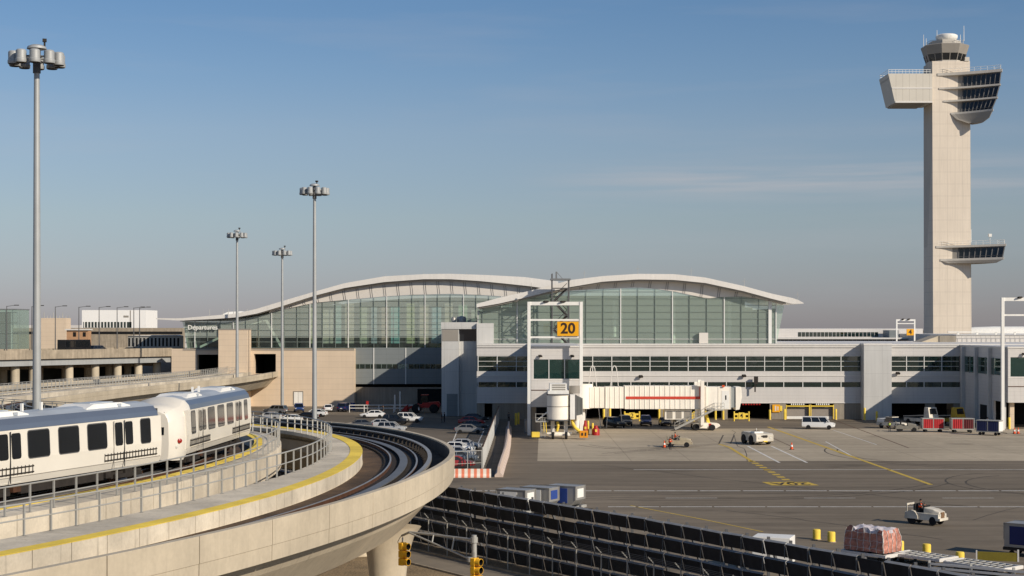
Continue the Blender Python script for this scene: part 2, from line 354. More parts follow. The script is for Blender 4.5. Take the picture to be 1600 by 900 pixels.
line([P2(1200,667),P2(1330,713),P2(1455,757.5)],0.5,M['yellow_paint'])
line([P2(1124,694),P2(1140,699),P2(1175,721)],0.45,M['yellow_paint'])
line([P2(1173,720),P2(1204,737),P2(1236,754)],0.85,M['yellow_paint'],(1.5,1.5))
line([P2(1168,697),P2(1218,723)],0.3,M['white_paint']); line([P2(1205,697),P2(1261,723)],0.3,M['white_paint'])
line([P2(1300,655),P2(1420,700)],0.2,M['rust']); line([P2(1180,672),P2(1235,697)],0.15,M['rust'])
line([P2(985,790),P2(1100,812),P2(1192,831)],0.22,M['yellow_paint'])
line([P2(1290,690),P2(1330,712)],0.2,M['white_paint']); line([P2(1290,668),P2(1370,695)],0.18,M['white_paint'])
tm = mat('tyre_rubber_mark', S(84,76,66), .9, var=.5, scale=.5, fine=.3)
def arc(cx_, cy_, r, a0, a1, w=.28):
    n = 14; line([(cx_+r*math.cos(math.radians(a0+(a1-a0)*k/n)),cy_+r*math.sin(math.radians(a0+(a1-a0)*k/n))) for k in range(n+1)],w,tm,None,.0095,'tyre_mark')
for o in (0,1.7):
    arc(62,171+o,13+o,120,235,.2); arc(18,190,32+o,250,330,.22); arc(70,214,26+o,160,250,.2); arc(28,236,18+o,200,300,.22)
    line([(12+o,214),(30+o,232),(33+o,250)],.22,tm,None,.0095,'tyre_mark'); line([(2,160+o),(70,168+o),(110,167+o)],.2,tm,None,.0095,'tyre_mark')
crk = mat('crack_seal', S(58,53,48), .7, var=.2)
random.seed(21)
for (x0_,y0_,x1_,y1_) in ((8,200,44,150),(-2,172,60,166),(40,140,74,188),(20,148,34,128),(56,204,118,200),(86,202,84,262),(30,202,36,262)):
    pts = [(x0_+(x1_-x0_)*k/12+random.uniform(-.5,.5),y0_+(y1_-y0_)*k/12+random.uniform(-.4,.4)) for k in range(13)]; line(pts,.09,crk,None,.0105,'crack_seal')
# stand number painted on the apron, read from the taxi lane
ya, yb = YL(758.5), YL(753.2)
mk = MB(); xs = (X(1206,ya), X(1280,ya)); mk.add([(xs[0],ya,.012),(xs[1],ya,.012),(xs[1]-.5,yb,.012),(xs[0]-.5,yb,.012)],[(0,1,2,3)]); mk.build('painted_stand_marking', M['yellow_paint'], kind='structure')
tk = text('20A', 1.0, None, ((xs[0]+xs[1])/2-.25,(ya+yb)/2,.018), (0,0,math.pi), M['ink'], 'painted_stand_number', ext=0)
tk['kind'] = 'structure'; bpy.context.view_layer.update(); tk.scale = (4.2/tk.dimensions.x, 2.7/tk.dimensions.y, 1)
for i, py in enumerate((672,690,709,728)):        # bay lines of the car park
    pass
line([P2(718,664),P2(704,700)],0.16,M['white_paint']); line([P2(760,664),P2(728,735)],0.16,M['white_paint'])
for k in range(13):
    y = 182+k*7.3; line([(-8.6,y),(-3.4,y)],0.13,M['white_paint'])
for k in range(9):
    x = -46+k*3.0; line([(x,262),(x+1.0,268)],0.13,M['white_paint'])

# ------------------------------------------------------------------ elevated guideways
SC = 17.0/15.0
def clothoid(x, y, a, knots, ks, n, ds=0.25):
    out = []
    for i in range(n):
        s = i*ds; out.append((x,y,a,s)); k = ks[-1]
        for j in range(len(knots)-1):
            if s <= knots[j+1]:
                t = (s-knots[j])/(knots[j+1]-knots[j]); k = ks[j]+(ks[j+1]-ks[j])*t; break
        x += math.sin(a)*ds; y += math.cos(a)*ds; a += k*ds
    return out
def smooth(a,b,x):
    t = min(1,max(0,(x-a)/(b-a))); return t*t*(3-2*t)
def back(first, n, ds=1.0):
    x,y,a,s = first; return [(x-math.sin(a)*ds*k, y-math.cos(a)*ds*k, a, s-ds*k) for k in range(n,0,-1)]
PA = clothoid(-12.097,44.0,.43364,[0,15,30,42,54,66,100],[-.00788,-.01102,-.01216,-.01132,-.01722,-.02717,-.02717],400)
PA = [p for p in PA if p[2] > math.radians(-54)][::3]
x,y,a,s = PA[-1]; ext = []
for k in range(18): x += math.sin(a); y += math.cos(a); s += 1; ext.append((x,y,a,s))
while a < math.radians(-1): a += 1/30; x += math.sin(a); y += math.cos(a); s += 1; ext.append((x,y,a,s))
while y*SC < 339: x += 2*math.sin(a); y += 2*math.cos(a); s += 2; ext.append((x,y,a,s))
PA = back(PA[0],26)+PA+ext
P1_ = clothoid(-23.2918,52.0,.35996,[0,15,27,39,51,65],[-.00174,-.00848,-.01311,-.01645,-.02075,-.02075],205)[::3]
P1_ = back(P1_[0],30)+P1_
off = lambda p,w: (p[0]-math.cos(p[2])*w, p[1]+math.sin(p[2])*w)
tail = []; s1 = P1_[-1][3]
for p in PA:
    if p[3] > 66.0:
        o = off(p, 10.0); tail.append((o[0],o[1],p[2],s1+(p[3]-66.0)+1.5))
P1_ = P1_+tail
def relax(P, it):
    P = [list(p) for p in P]
    for _ in range(it):
        Q = [q[:] for q in P]
        for i in range(1,len(P)-1):
            for c in (0,1): Q[i][c] = P[i][c]*.5+(P[i-1][c]+P[i+1][c])*.25
        P = Q
    for i in range(len(P)):
        a_ = P[max(0,i-1)]; b_ = P[min(len(P)-1,i+1)]; P[i][2] = math.atan2(b_[0]-a_[0], b_[1]-a_[1])
    return P
def resample(P, step):           # scale to metres, even spacing
    pts = [Vector((p[0]*SC,p[1]*SC)) for p in P]; out = [pts[0]]; acc = 0; s = [0.0]; L = 0
    d = [0]
    for i in range(1,len(pts)): d.append(d[-1]+(pts[i]-pts[i-1]).length)
    n = int(d[-1]/step); res = []; j = 0
    for k in range(n+1):
        t = k*step
        while j < len(d)-2 and d[j+1] < t: j += 1
        f = (t-d[j])/max(1e-6,d[j+1]-d[j]); p = pts[j].lerp(pts[j+1],f); res.append([p.x,p.y,0,t])
    for i in range(len(res)):
        a_ = res[max(0,i-1)]; b_ = res[min(len(res)-1,i+1)]; res[i][2] = math.atan2(b_[0]-a_[0], b_[1]-a_[1])
    return res
GA = resample(relax(PA,6), 1.0); GB = resample(relax(P1_,40), 1.0)
def zdrop(p): return -1.7*smooth(165,330,p[1])                      # the line ramps down to the terminal
def pos(p, w, z=0.0): return Vector((p[0]-math.cos(p[2])*w, p[1]+math.sin(p[2])*w, z+zdrop(p)))
def at_s(P, s):
    i = max(0,min(len(P)-2,int(s))); f = s-i; a_, b_ = P[i], P[i+1]
    return [a_[c]+(b_[c]-a_[c])*f for c in range(4)]
def sweep(mb, P, sec, mi=0, seg=None, gap=0.02):
    """sec(p) -> closed list of (offset, z). seg: cut in lengths with open joints"""
    if not seg:
        mb.loft([[pos(p,w,z) for w,z in sec(p)] for p in P], mi); return
    L = P[-1][3]; t = 0.0
    while t < L-0.3:
        e = min(L-1e-3, t+seg-gap); n = max(2,int((e-t)/1.1)+1)
        mb.loft([[pos(q,w,z) for w,z in sec(q)] for q in [at_s(P,t+(e-t)*k/(n-1)) for k in range(n)]], mi); t += seg
def rect(w0,w1,z0,z1): return [(w0,z0),(w0,z1),(w1,z1),(w1,z0)]
sA0 = GA[0][3]; startA = next(i for i,p in enumerate(GA) if p[1] > 49.6)      # arc length where the measured part begins
def interp(tab, x):
    if x <= tab[0][0]: return tab[0][1]
    for (a_,b_),(c_,d_) in zip(tab[:-1],tab[1:]):
        if x <= c_: return b_+(d_-b_)*(x-a_)/(c_-a_)
    return tab[-1][1]
railA = [(startA,8.65),(startA+30,8.5),(startA+42,8.0),(startA+68,7.45),(startA+95,7.5)]
parA = lambda p: 9.63-0.45*smooth(startA+28,startA+66,p[3])
startB = next(i for i,p in enumerate(GB) if p[1] > 59)
railB = [(startB,2.45),(startB+20,2.2),(startB+32,1.75),(startB+70,1.6)]
Z_W, Z_B = 9.07, 8.35
def railing(parent, P, wfun, s0, s1, s_far, step=1.75, h=1.22):
    mb = MB()
    n = int((s1-s0)/0.8)
    for hz, r in ((h,.04),(h*.52,.032)):
        pts = [pos(at_s(P,s0+(s1-s0)*k/n), wfun(at_s(P,s0+(s1-s0)*k/n)), Z_W+hz) for k in range(n+1)]
        mb.path(pts, r, 6)
    R = mb.build('railing', M['galv'], parent)
    pm = MB().bx(-.04,.04,-.03,.03,-.12,h-.02).bx(-.09,.09,-.07,.07,-.03,.0)
    proto = pm.build('post', M['galv'], R); t = s0; first = True; far = MB()
    while t < s1:
        p = at_s(P,t); v = pos(p, wfun(p), Z_W)
        if t < s_far:
            o = proto if first else proto.copy()
            if not first: col.objects.link(o); o.parent = R
            first = False; o.location = v; o.rotation_euler = (0,0,-p[2])
        else: far.tube(v, v+Vector((0,0,h)), .04, .04, 5)
        t += step if t < s_far else step*1.0
    if far.v: far.build('far_posts', M['galv'], R)['kind'] = 'stuff'
    return R
def track(parent, P, wc, mirror=1):
    """two running rails, a wide reaction rail between them, a power rail on brackets at the outer side"""
    for w in (-.82, .82):
        mb = MB(); sweep(mb,P,lambda p: [(wc+w-.09,Z_B+.02),(wc+w-.09,Z_B+.10),(wc+w-.035,Z_B+.14),(wc+w-.045,Z_B+.30),(wc+w+.045,Z_B+.30),(wc+w+.035,Z_B+.14),(wc+w+.09,Z_B+.10),(wc+w+.09,Z_B+.02)])
        r = mb.build('running_rail', M['rust'], parent)
        mt = MB(); sweep(mt,P,lambda p: rect(wc+w-.05,wc+w+.05,Z_B+.302,Z_B+.325)); mt.build('rail_head', M['rail'], r)
    mb = MB(); sweep(mb,P,lambda p: rect(wc-.24,wc+.24,Z_B+.22,Z_B+.27)); mb.build('reaction_rail', M['reaction'], parent)
    mb = MB(); wp = wc-1.62*mirror
    sweep(mb,P,lambda p: [(wp-.12,Z_B+.52),(wp-.12,Z_B+.66),(wp+.12,Z_B+.66),(wp+.12,Z_B+.6),(wp+.03,Z_B+.52)])
    pr = mb.build('power_rail', M['alu'], parent)
    bk = MB(); t = 0.0
    while t < min(P[-1][3],190):
        p = at_s(P,t); c = pos(p,wp,0)
        bk.box(c+Vector((0,0,Z_B+.26)),(.12,.12,.52),0,-p[2]); bk.box(pos(p,wp+.2*mirror,Z_B+.12),(.5,.14,.18),0,-p[2])
        t += 1.25
    bk.build('brackets', M['under'], pr)['kind'] = 'stuff'
    sl = MB(); t = 0.0
    while t < min(P[-1][3],190):
        p = at_s(P,t)
        sl.box(pos(p,wc,Z_B+.05),(2.5,.28,.16),0,-p[2]); t += .85
    sl.build('sleepers', M['under'], parent)['kind'] = 'stuff'
    mb = MB(); sweep(mb,P,lambda p: rect(wc-1.2,wc-.5,Z_B+.005,Z_B+.12)); sweep(mb,P,lambda p: rect(wc+.5,wc+1.2,Z_B+.005,Z_B+.12)); mb.build('plinth', M['plinth'], parent)
def pier(parent, P, s, wc, zt, rs=1.0):
    p = at_s(P,s); c = pos(p,wc,0); dz = zdrop(p); zt += dz
    if zt < 1.5: return
    rings = []
    for z, r, e in ((0,1.05,1.0),(zt*.45,1.0,1.0),(zt*.72,1.12,1.05),(zt*.9,1.35,1.1),(zt,1.65,1.15)):
        ring = []
        for k in range(20):
            a_ = 2*math.pi*k/20; lx, ly = r*e*rs*math.cos(a_), r*rs*.85*math.sin(a_)
            ca, sa = math.cos(-p[2]), math.sin(-p[2]); ring.append((c.x+lx*ca-ly*sa, c.y+lx*sa+ly*ca, z))
        rings.append(ring)
    MB().loft(rings).build('pier', M['conc'], parent, smooth=True)

# near guideway: parapet, empty track, walkway with railing
ga = thing('guideway', 'curving concrete guideway with empty track, sunlit outer parapet and yellow edged walkway', 'guideway', (0,0,0))
mb = MB(); sweep(mb,GA,lambda p: [(0,parA(p)),(0.0,8.66),(.02,8.645),(.03,8.05),(.32,8.05),(.32,parA(p))],seg=5.2,gap=.055); mb.build('parapet', M['conc'], ga, bevel=.015)
mb = MB(); sweep(mb,GA[int(startA)+14:],lambda p: rect(.323,.36,8.36,parA(p)-.10),seg=2.6,gap=.03); mb.build('inner_shade_lining', M['shade_lining'], ga)  # dark lining added to deepen the shade on the unlit inner face
mb = MB(); sweep(mb,GA,lambda p: [(.34,8.35),(.34,8.03),(.75,8.0),(.9,7.62),(1.1,7.3),(2.3,6.0),(2.9,5.7),(4.9,5.7),(5.5,6.0),(6.7,7.5),(6.7,8.3),(5.78,8.35)]); mb.build('girder', M['conc'], ga)
mb = MB(); sweep(mb,GA,lambda p: rect(.345,5.70,8.34,8.362)); mb.build('track_bed', M['bed'], ga)
wfA = lambda p: interp(railA,p[3])
mb = MB(); sweep(mb,GA,lambda p: [(5.75,8.3),(5.75,Z_W),(wfA(p)+.12,Z_W),(wfA(p)+.12,8.82),(6.4,8.7),(6.1,8.3)],seg=2.3,gap=.045); wk = mb.build('walkway', M['conc_walk'], ga)
mb = MB(); sweep(mb,[p for p in GA if p[3] < startA+125],lambda p: rect(5.73,6.52,Z_W+.004,Z_W+.022),seg=2.1,gap=.01); mb.build('safety_strip', M['yellow'], ga)
track(ga, GA, 3.15)
railing(ga, GA, wfA, 1, GA[-1][3]-2, startA+105)
for s in (6, startA+10.5, startA+41, startA+72, startA+105, startA+140, startA+172, startA+204, startA+236): pier(ga, GA, s, 3.5, 5.75)

# inner guideway: the train stands on it
gb = thing('guideway', 'inner curving concrete guideway carrying the white train, with railing along its outer walkway', 'guideway', (0,0,0))
wpB = lambda p: interp([(startB-8,6.3),(startB+28,5.0)],p[3])
wfB = lambda p: -interp(railB,p[3])
mb = MB(); sweep(mb,GB,lambda p: [(wfB(p)-.12,Z_W),(wfB(p)-.12,7.55),(wfB(p)+.15,7.4),(wfB(p)+.2,8.7),(-.25,8.75),(-.25,8.3),(0,8.3),(0,Z_W)],seg=2.3,gap=.045); mb.build('walkway', M['conc_walk'], gb)
mb = MB(); sweep(mb,[p for p in GB if p[3] < startB+115],lambda p: rect(-.62,.02,Z_W+.004,Z_W+.022),seg=2.1,gap=.01); mb.build('safety_strip', M['yellow'], gb)
mb = MB(); sweep(mb,GB,lambda p: [(-.3,8.35),(-1.0,8.2),(-1.0,7.5),(.4,6.0),(1.0,5.7),(3.0,5.7),(3.6,6.0),(5.0,7.6),(5.2,8.03),(5.0,8.35)]); mb.build('girder', M['conc'], gb)
mb = MB(); sweep(mb,GB,lambda p: rect(.02,wpB(p)-.02,8.34,8.362)); mb.build('track_bed', M['bed'], gb)
mb = MB(); sweep(mb,GB,lambda p: [(wpB(p)+.32,9.5),(wpB(p)+.32,8.05),(wpB(p),8.05),(wpB(p),9.5)],seg=5.2); mb.build('parapet', M['conc'], gb)
track(gb, GB, 3.3, -1)
railing(gb, GB, wfB, 1, GB[-1][3]-2, startB+110)
for s in (8, startB+16, startB+46, startB+76, startB+108, startB+140, startB+175, startB+207, startB+238): pier(gb, GB, s, 2.0, 5.75)

# ------------------------------------------------------------------ terminal: left hall
DL = 343.0
def poly_interp(pts, x): return interp(pts, x)
roofL_top = [(246,497),(283,497.5),(336,493),(370,490),(403,482.5),(441,471),(492,456),(540,442.5),(601,432),(662,428.6),(704,428),(760,430),(818,433),(872,440)]
roofL_bot = [(246,499),(283,501),(336,498.5),(370,496),(403,490),(442,478.5),(492,462.4),(540,450),(601,441),(662,436.5),(704,436.5),(750,439.4),(796,444),(833,448),(872,455)]
spanL = [(283,502),(336,500),(370,498),(403,493.5),(442,483.5),(492,473),(540,468.5),(601,463),(642,460.5),(704,459),(750,460.6),(778,462.5),(833,467),(872,474)]
tl = thing('terminal_hall', 'long terminal hall with wave shaped white roof, pale green glass wall and Departures sign', 'terminal', (0,DL,0))
def strip(pts_top, pts_bot, x0, x1, D, n):
    xs_ = [x0+(x1-x0)*k/n for k in range(n+1)]
    return [(X(q,D),Z(interp(pts_top,q),D)) for q in xs_]+[(X(q,D),Z(interp(pts_bot,q),D)) for q in reversed(xs_)]
def bandmesh(name, top, bot, x0, x1, D, n, y0, y1, m, parent):
    mb = MB(); xs_ = [x0+(x1-x0)*k/n for k in range(n+1)]; rings = []
    for q in xs_:
        zt, zb = Z(interp(top,q),D), Z(interp(bot,q),D); xx = X(q,D)
        rings.append([(xx,y0,zb),(xx,y0,zt),(xx,y1,zt),(xx,y1,zb)])
    mb.loft(rings); return mb.build(name, m, parent)
bandmesh('roof', roofL_top, roofL_bot, 246, 872, DL, 60, -1.3, 62, M['fascia'], tl)
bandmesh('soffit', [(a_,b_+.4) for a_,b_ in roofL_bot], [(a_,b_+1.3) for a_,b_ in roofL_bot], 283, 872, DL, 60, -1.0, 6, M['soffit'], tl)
sp = bandmesh('spandrel', [(a_,b_+1.3) for a_,b_ in roofL_bot], spanL, 420, 872, DL, 40, 0.3, 1.0, M['spandrel'], tl)
mb = MB()
for q in range(430,870,21):
    for dx in (0,3): mb.bar((X(q+dx,DL),.26,Z(interp(roofL_bot,q+dx)+3,DL)),(X(q+dx+2.2,DL),.26,Z(interp(spanL,q+dx),DL)),.05,.06)
absorb(sp, mb, M['gasket'])
gb_y = 543.5
mb = MB(); xs_ = [284+k*(872-284)/50 for k in range(51)]
rings = []; low = []
for k,q in enumerate(xs_):
    qb = 292+(q-284)*(872-292)/(872-284); zt = Z(interp(spanL,q)+.5,DL)
    qm = qb+(q-qb)*.3; zm = Z(527.5,DL); rings.append([(X(qm,DL),.5,zm),(X(q,DL),.5,max(zt,zm+.1))]); low.append([(X(qb,DL),.5,Z(gb_y,DL)),(X(qm,DL),.5,zm)])
mb.loft(rings,caps=False,closed=False); gl = mb.build('glass_wall', M['hallglass_left'], tl)
lg = MB(); lg.loft(low,caps=False,closed=False); lg.build('lower_glass', M['clearglass'], tl)
mb = MB()
for k,q in enumerate(range(304,870,20)):
    w = .16 if k%3 == 0 else .07
    mb.bx(X(q,DL)-w/2,X(q,DL)+w/2,.28,.48,Z(gb_y,DL),Z(interp(spanL,q),DL),1 if k%3 == 0 else 0)
zz = Z(gb_y,DL)
while zz < Z(458,DL):
    py = HY-(zz-H)*FPX/DL; lo = 872; xs0 = None
    qs = [q for q in range(290,872,2) if interp(spanL,q) < py]
    if qs: mb.bx(X(qs[0],DL),X(qs[-1],DL),.36,.47,zz-.04,zz+.04,0)
    zz += 1.26
mb.build('mullions', [M['mull'],M['mullw']], gl)
# inside: floor, pale back wall above a dim lower hall, hanging banners, a raking white strut
bandmesh('interior_wall', [(a_,b_+3) for a_,b_ in spanL], [(283,529),(872,529)], 296, 868, DL, 30, 18, 18.5, M['hallin'], tl)
ins = MB().bx(X(296,DL),X(868,DL),12,12.5,0,Z(527.5,DL),1).bx(X(296,DL),X(868,DL),.8,18,Z(543.5,DL)-.4,Z(543.5,DL)-.1,1)
ins.build('interior', [M['hallin'],M['intdark']], tl)
random.seed(4)
bc = [(214,196,150),(206,190,178),(150,190,206),(206,178,168),(196,196,170),(160,178,208),(196,150,140),(96,190,204),(190,190,130),(206,176,160),(120,180,214),(214,190,176),(150,196,160),(190,196,190)]
bq = 482; i = 0
while bq < 745:
    w = random.choice((9,12,14,16)); c_ = bc[i%len(bc)]
    MB().bx(X(bq,DL),X(bq+w,DL),1.6,1.66,Z(536.5,DL),Z(random.choice((474,476,480,484)),DL)).build('banner', mat('banner_%s' % ['cream','rose','sky','peach','sage','lilac','clay','teal','olive','salmon','blue','blush','mint','grey'][i%14], S(*[int(v*.62+w_*.38) for v,w_ in zip(c_,(204,206,186))]), 0.8, var=.2, scale=1.1), tl)
    if i%3 != 1: MB().bx(X(bq,DL),X(bq+w,DL),1.68,1.74,Z(536.8,DL),Z(random.choice((527,528,526)),DL)).build('banner_foot', mat('banner_foot_%s' % ['violet','rust','olive','teal'][i%4], S(*[(104,86,150),(150,74,30),(140,140,40),(70,150,150)][i%4]), .8, var=.25, scale=1.5), tl)
    bq += w+random.choice((4,6,9)); i += 1
MB().bar((X(413,DL),2.5,Z(500,DL)),(X(437,DL),2.5,Z(542,DL)),.5,.5).bar((X(383,DL),2.5,Z(508,DL)),(X(413,DL),2.5,Z(500,DL)),.35,.35).bar((X(308,DL),2.5,Z(543,DL)),(X(343,DL),2.5,Z(526,DL)),.45,.45).bar((X(297,DL),2.5,Z(508,DL)),(X(303,DL),2.5,Z(543,DL)),.35,.35).build('strut', M['white'], tl)
mb = MB().bx(X(553,DL),X(760,DL),.0,.5,Z(600,DL),Z(gb_y,DL)); mb.build('cladding', M['greyclad'], tl)
mb = MB()
for q in (584,634): mb.bx(X(q,DL)-.1,X(q,DL)+.1,-.12,-.003,Z(600,DL),Z(gb_y,DL))
mb.build('cladding_fin', M['mullw'], tl)
for k,q in enumerate(range(554,690,17)):
    w_ = MB().bx(X(q,DL),X(q+16,DL),-.05,-.003,Z(576,DL),Z(569,DL)).build('window', M['dglass'] if k not in (4,) else M['hallglass'], tl)
    MB().bx(X(q,DL)-.06,X(q+16,DL)+.06,-.09,-.052,Z(569,DL),Z(569,DL)+.07).bx(X(q+8,DL)-.04,X(q+8,DL)+.04,-.09,-.052,Z(576,DL),Z(569,DL)).build('frame', M['mull'], w_)
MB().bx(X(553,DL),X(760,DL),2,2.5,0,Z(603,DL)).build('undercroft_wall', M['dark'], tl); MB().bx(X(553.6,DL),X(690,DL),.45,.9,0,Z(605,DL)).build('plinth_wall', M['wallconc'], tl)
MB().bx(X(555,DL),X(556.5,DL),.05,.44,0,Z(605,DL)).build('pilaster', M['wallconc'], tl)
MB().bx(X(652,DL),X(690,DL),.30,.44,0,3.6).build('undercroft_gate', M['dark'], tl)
MB().bx(X(430,DL),X(870,DL),40,41,0,22).bx(X(288,DL),X(288,DL)+.5,.6,40,0,Z(503,DL)).build('rear_wall', M['panel'], tl)
dep = text('Departures', 1.5, tl, (X(317,DL),-.25,Z(511.8,DL)), (math.radians(90),0,0), M['white'], 'sign_lettering', ext=.06)
bpy.context.view_layer.update(); k_ = (X(340,DL)-X(294,DL))/dep.dimensions.x; dep.scale = (k_,k_,k_)
# small roof things
mb = MB()
for q in (300,322,331,340,362): mb.tube((X(q,DL),20,Z(492,DL)),(X(q,DL),20,Z(481,DL)),.08,.05,5)
for q in (420,478,600,660,728): mb.tube((X(q,DL),5,Z(interp(roofL_top,q),DL)),(X(q,DL),5,Z(interp(roofL_top,q)-5,DL)),.04,.03,5)
mb.build('roof_masts', M['galv'], tl)
MB().loft([[(X(313,DL),20,Z(494,DL)),(X(330,DL),20,Z(486,DL)),(X(352,DL),20,Z(485,DL)),(X(360,DL),20,Z(492,DL))],[(X(313,DL),34,Z(494,DL)),(X(330,DL),34,Z(486,DL)),(X(352,DL),34,Z(485,DL)),(X(360,DL),34,Z(492,DL))]]).build('roof_housing', M['white'], tl)

# tan stone block below the glass, with the two portals the guideways run into
DS = 340.0
sb = thing('stone_wing', 'tan stone faced wing under the glass hall with two dark portals for the guideways', 'building', (0,DS,0))
def SX(q): return X(q,DS)
def SZ(q): return Z(q,DS)
mb = MB()
top = SZ(545)
mb.bx(SX(268),SX(308),0,2,0,top); mb.bx(SX(308),SX(341),0,2,SZ(554),top); mb.bx(SX(308),SX(341),0,2,0,SZ(584))
mb.bx(SX(341),SX(397),0,2,0,top); mb.bx(SX(397),SX(431),0,2,SZ(553),top); mb.bx(SX(397),SX(431),0,2,0,SZ(584))
mb.bx(SX(431),SX(553.5),0,3,0,top)
mb.build('wall', M['stone'], sb)
MB().bx(SX(348),SX(392.5),-5,-.01,0,SZ(515.5)).build('pylon', M['stone'], sb)
MB().bx(SX(347.5),SX(393),-5.06,0,SZ(515.5)+.003,SZ(515.5)+.25).build('pylon_cap', M['soffit'], sb)
for q0_,q1_ in ((308,341),(397,431)):
    t_ = MB().bx(SX(q0_)-.4,SX(q1_)+.4,30,30.4,0,SZ(552)).bx(SX(q0_)-.4,SX(q0_)-.03,2,30,0,SZ(552)).bx(SX(q1_)+.03,SX(q1_)+.4,2,30,0,SZ(552)).bx(SX(q0_),SX(q1_),2,30,SZ(552),SZ(551)).build('portal', M['dark'], sb)
d_ = MB().bx(SX(459.5),SX(473),-.06,-.003,0.3,SZ(612.5)).build('door', M['white'], sb)
MB().bx(SX(458.6),SX(459.4),-.12,-.003,0.3,SZ(611.8)).bx(SX(473.1),SX(474),-.12,-.003,.3,SZ(611.8)).bx(SX(458.6),SX(474),-.12,-.003,SZ(611.7),SZ(611.0)).bx(SX(466)-.03,SX(466)+.03,-.08,-.062,.3,SZ(612.5)).build('frame', M['soffit'], d_)
MB().bx(SX(286),SX(553.5),-.08,-.003,top-.3,top-.05).build('coping', M['soffit'], sb)

# ------------------------------------------------------------------ terminal: right hall and concourse
DC = 293.0; DH = 303.0
cc = thing('concourse', 'three storey white panelled concourse with dark ribbon windows along the apron', 'building', (0,DC,0))
CX = lambda q: X(q,DC)
zl = [0,2.93,5.87,6.8,8.8,11.61,13.5]
XE = CX(1500)
def wallstrip(x0,x1,z0,z1,y0=0.0,y1=.4,m='panel',name='wall_panel'): return MB().bx(x0,x1,y0,y1,z0,z1).build(name, M[m], cc)
for x0_,x1_ in ((CX(745),CX(1345)),(CX(1388),XE)):
    wallstrip(x0_,x1_,zl[1],zl[2]); wallstrip(x0_,x1_,zl[3],zl[4]); wallstrip(x0_,x1_,zl[5],zl[6])
    MB().bx(x0_,x1_,-.18,-.003,zl[6]-.35,zl[6]+.1).bx(x0_,x1_,-.10,-.003,zl[4]-.9,zl[4]-.75).bx(x0_,x1_,-.12,-.003,zl[1],zl[1]+.14).build('ledge', M['fascia'], cc)
wp = None
def ribbon(x0,x1,skip=()):
    n = max(1,round((x1-x0)/3.52)); w = (x1-x0)/n
    for k in range(n):
        a_ = x0+k*w; b_ = a_+w
        g_ = MB().bx(a_+.05,b_-.05,.14,.2,zl[4],zl[5]).build('window', M['dglass'], cc)
        MB().bx(a_-.07,a_+.07,.0,.3,zl[4]+.003,zl[5]-.003).bx(a_+.07,b_-.07,.06,.135,zl[4]+.85,zl[4]+.93).bx(a_+.07,b_-.07,.06,.135,zl[4]+1.78,zl[4]+1.86).bx(a_+.07,b_-.07,.06,.135,zl[5]-.1,zl[5]-.003).build('frame', M['mullw'], g_)
        g2 = MB().bx(a_+.05,b_-.05,.14,.2,zl[2],zl[3]).build('window', M['dglass'], cc)
        MB().bx(a_-.07,a_+.07,.0,.3,zl[2]+.003,zl[3]-.003).build('frame', M['mullw'], g2)
ribbon(CX(747),CX(1344)); ribbon(CX(1389),XE-.1)
MB().bx(CX(745),XE+40,6,6.4,3,zl[6]-.02,0).bx(CX(745),XE,.42,6,zl[4]-.5,zl[4]-.1,1).bx(CX(745),XE,.42,6,zl[2]-.4,zl[2]-.1,1).build('interior', [M['intdark'],M['hallfloor']], cc)
mb = MB()
for k in range(12): q = 905+k*47; mb.bx(CX(q),CX(q)+.9,1.6,2.5,zl[2],zl[5])
mb.build('interior_columns', mat('green_columns', S(120,160,130), .7), cc)
MB().bx(CX(745),XE+45,-.3,60,zl[6]+.003,zl[6]+.28).build('roof', M['fascia'], cc)
# ground storey: piers, dark openings, roller doors
opens = [(757,769),(914,944),(955,1029),(1040,1086),(1094,1128),(1137,1203),(1228,1265.5),(1266.5,1303),(1388,1446),(1461,1490)]
xs0 = 745
for a_,b_ in opens+[(1500,1500)]:
    lo, hi = xs0, a_
    for u0,u1 in ([(lo,hi)] if not (lo < 1345 < hi) else [(lo,1345)]):
        if CX(u1)-CX(u0) > .05: MB().bx(CX(u0),CX(u1),.02,.5,0,zl[1]-.003).build('pier_wall', M['wallconc'], cc)
    xs0 = b_
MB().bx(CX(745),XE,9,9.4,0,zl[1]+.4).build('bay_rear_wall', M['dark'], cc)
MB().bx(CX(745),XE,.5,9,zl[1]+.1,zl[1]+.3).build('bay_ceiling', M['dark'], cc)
for a_,b_ in ((1228,1265.5),(1266.5,1303)):
    d_ = MB().bx(CX(a_)+.1,CX(b_)-.1,.6,.7,.55,2.2).build('roller_door', M['door'], cc)
    MB().bx(CX(a_)+.1,CX(b_)-.1,.55,.72,0.02,.52).build('door_base', M['white'], d_)
    MB().bx(CX(a_),CX(a_)+.16,-.02,.14,.02,zl[1]-.3).bx(CX(b_)-.16,CX(b_),-.02,.14,.02,zl[1]-.3).bx(CX(a_)+.17,CX(b_)-.17,-.02,.14,zl[1]-.62,zl[1]-.42).build('door_guard', M['yellow'], d_)
for a_,b_ in ((922,935),(1160,1190),(1236,1258),(1275,1297)):
    mb = MB()
    n = 7
    for k in range(n):
        x0_ = CX(a_)+(CX(b_)-CX(a_))*k/n; mb.bx(x0_,x0_+(CX(b_)-CX(a_))/n*.55,-.1,-.01,zl[1]-.32,zl[1]-.05)
    mb.build('clearance_stripe', M['red'] if a_ in (922,1160) else M['white'], cc)
# projecting stair block
MB().bx(CX(1345),CX(1388),-2.6,.5,0,zl[6]+.1).build('stair_block', M['panel2'], cc)
MB().bx(CX(1345)-.05,CX(1388)+.05,-2.66,.6,zl[6]+.103,zl[6]+.4).build('stair_block_cap', M['fascia'], cc)
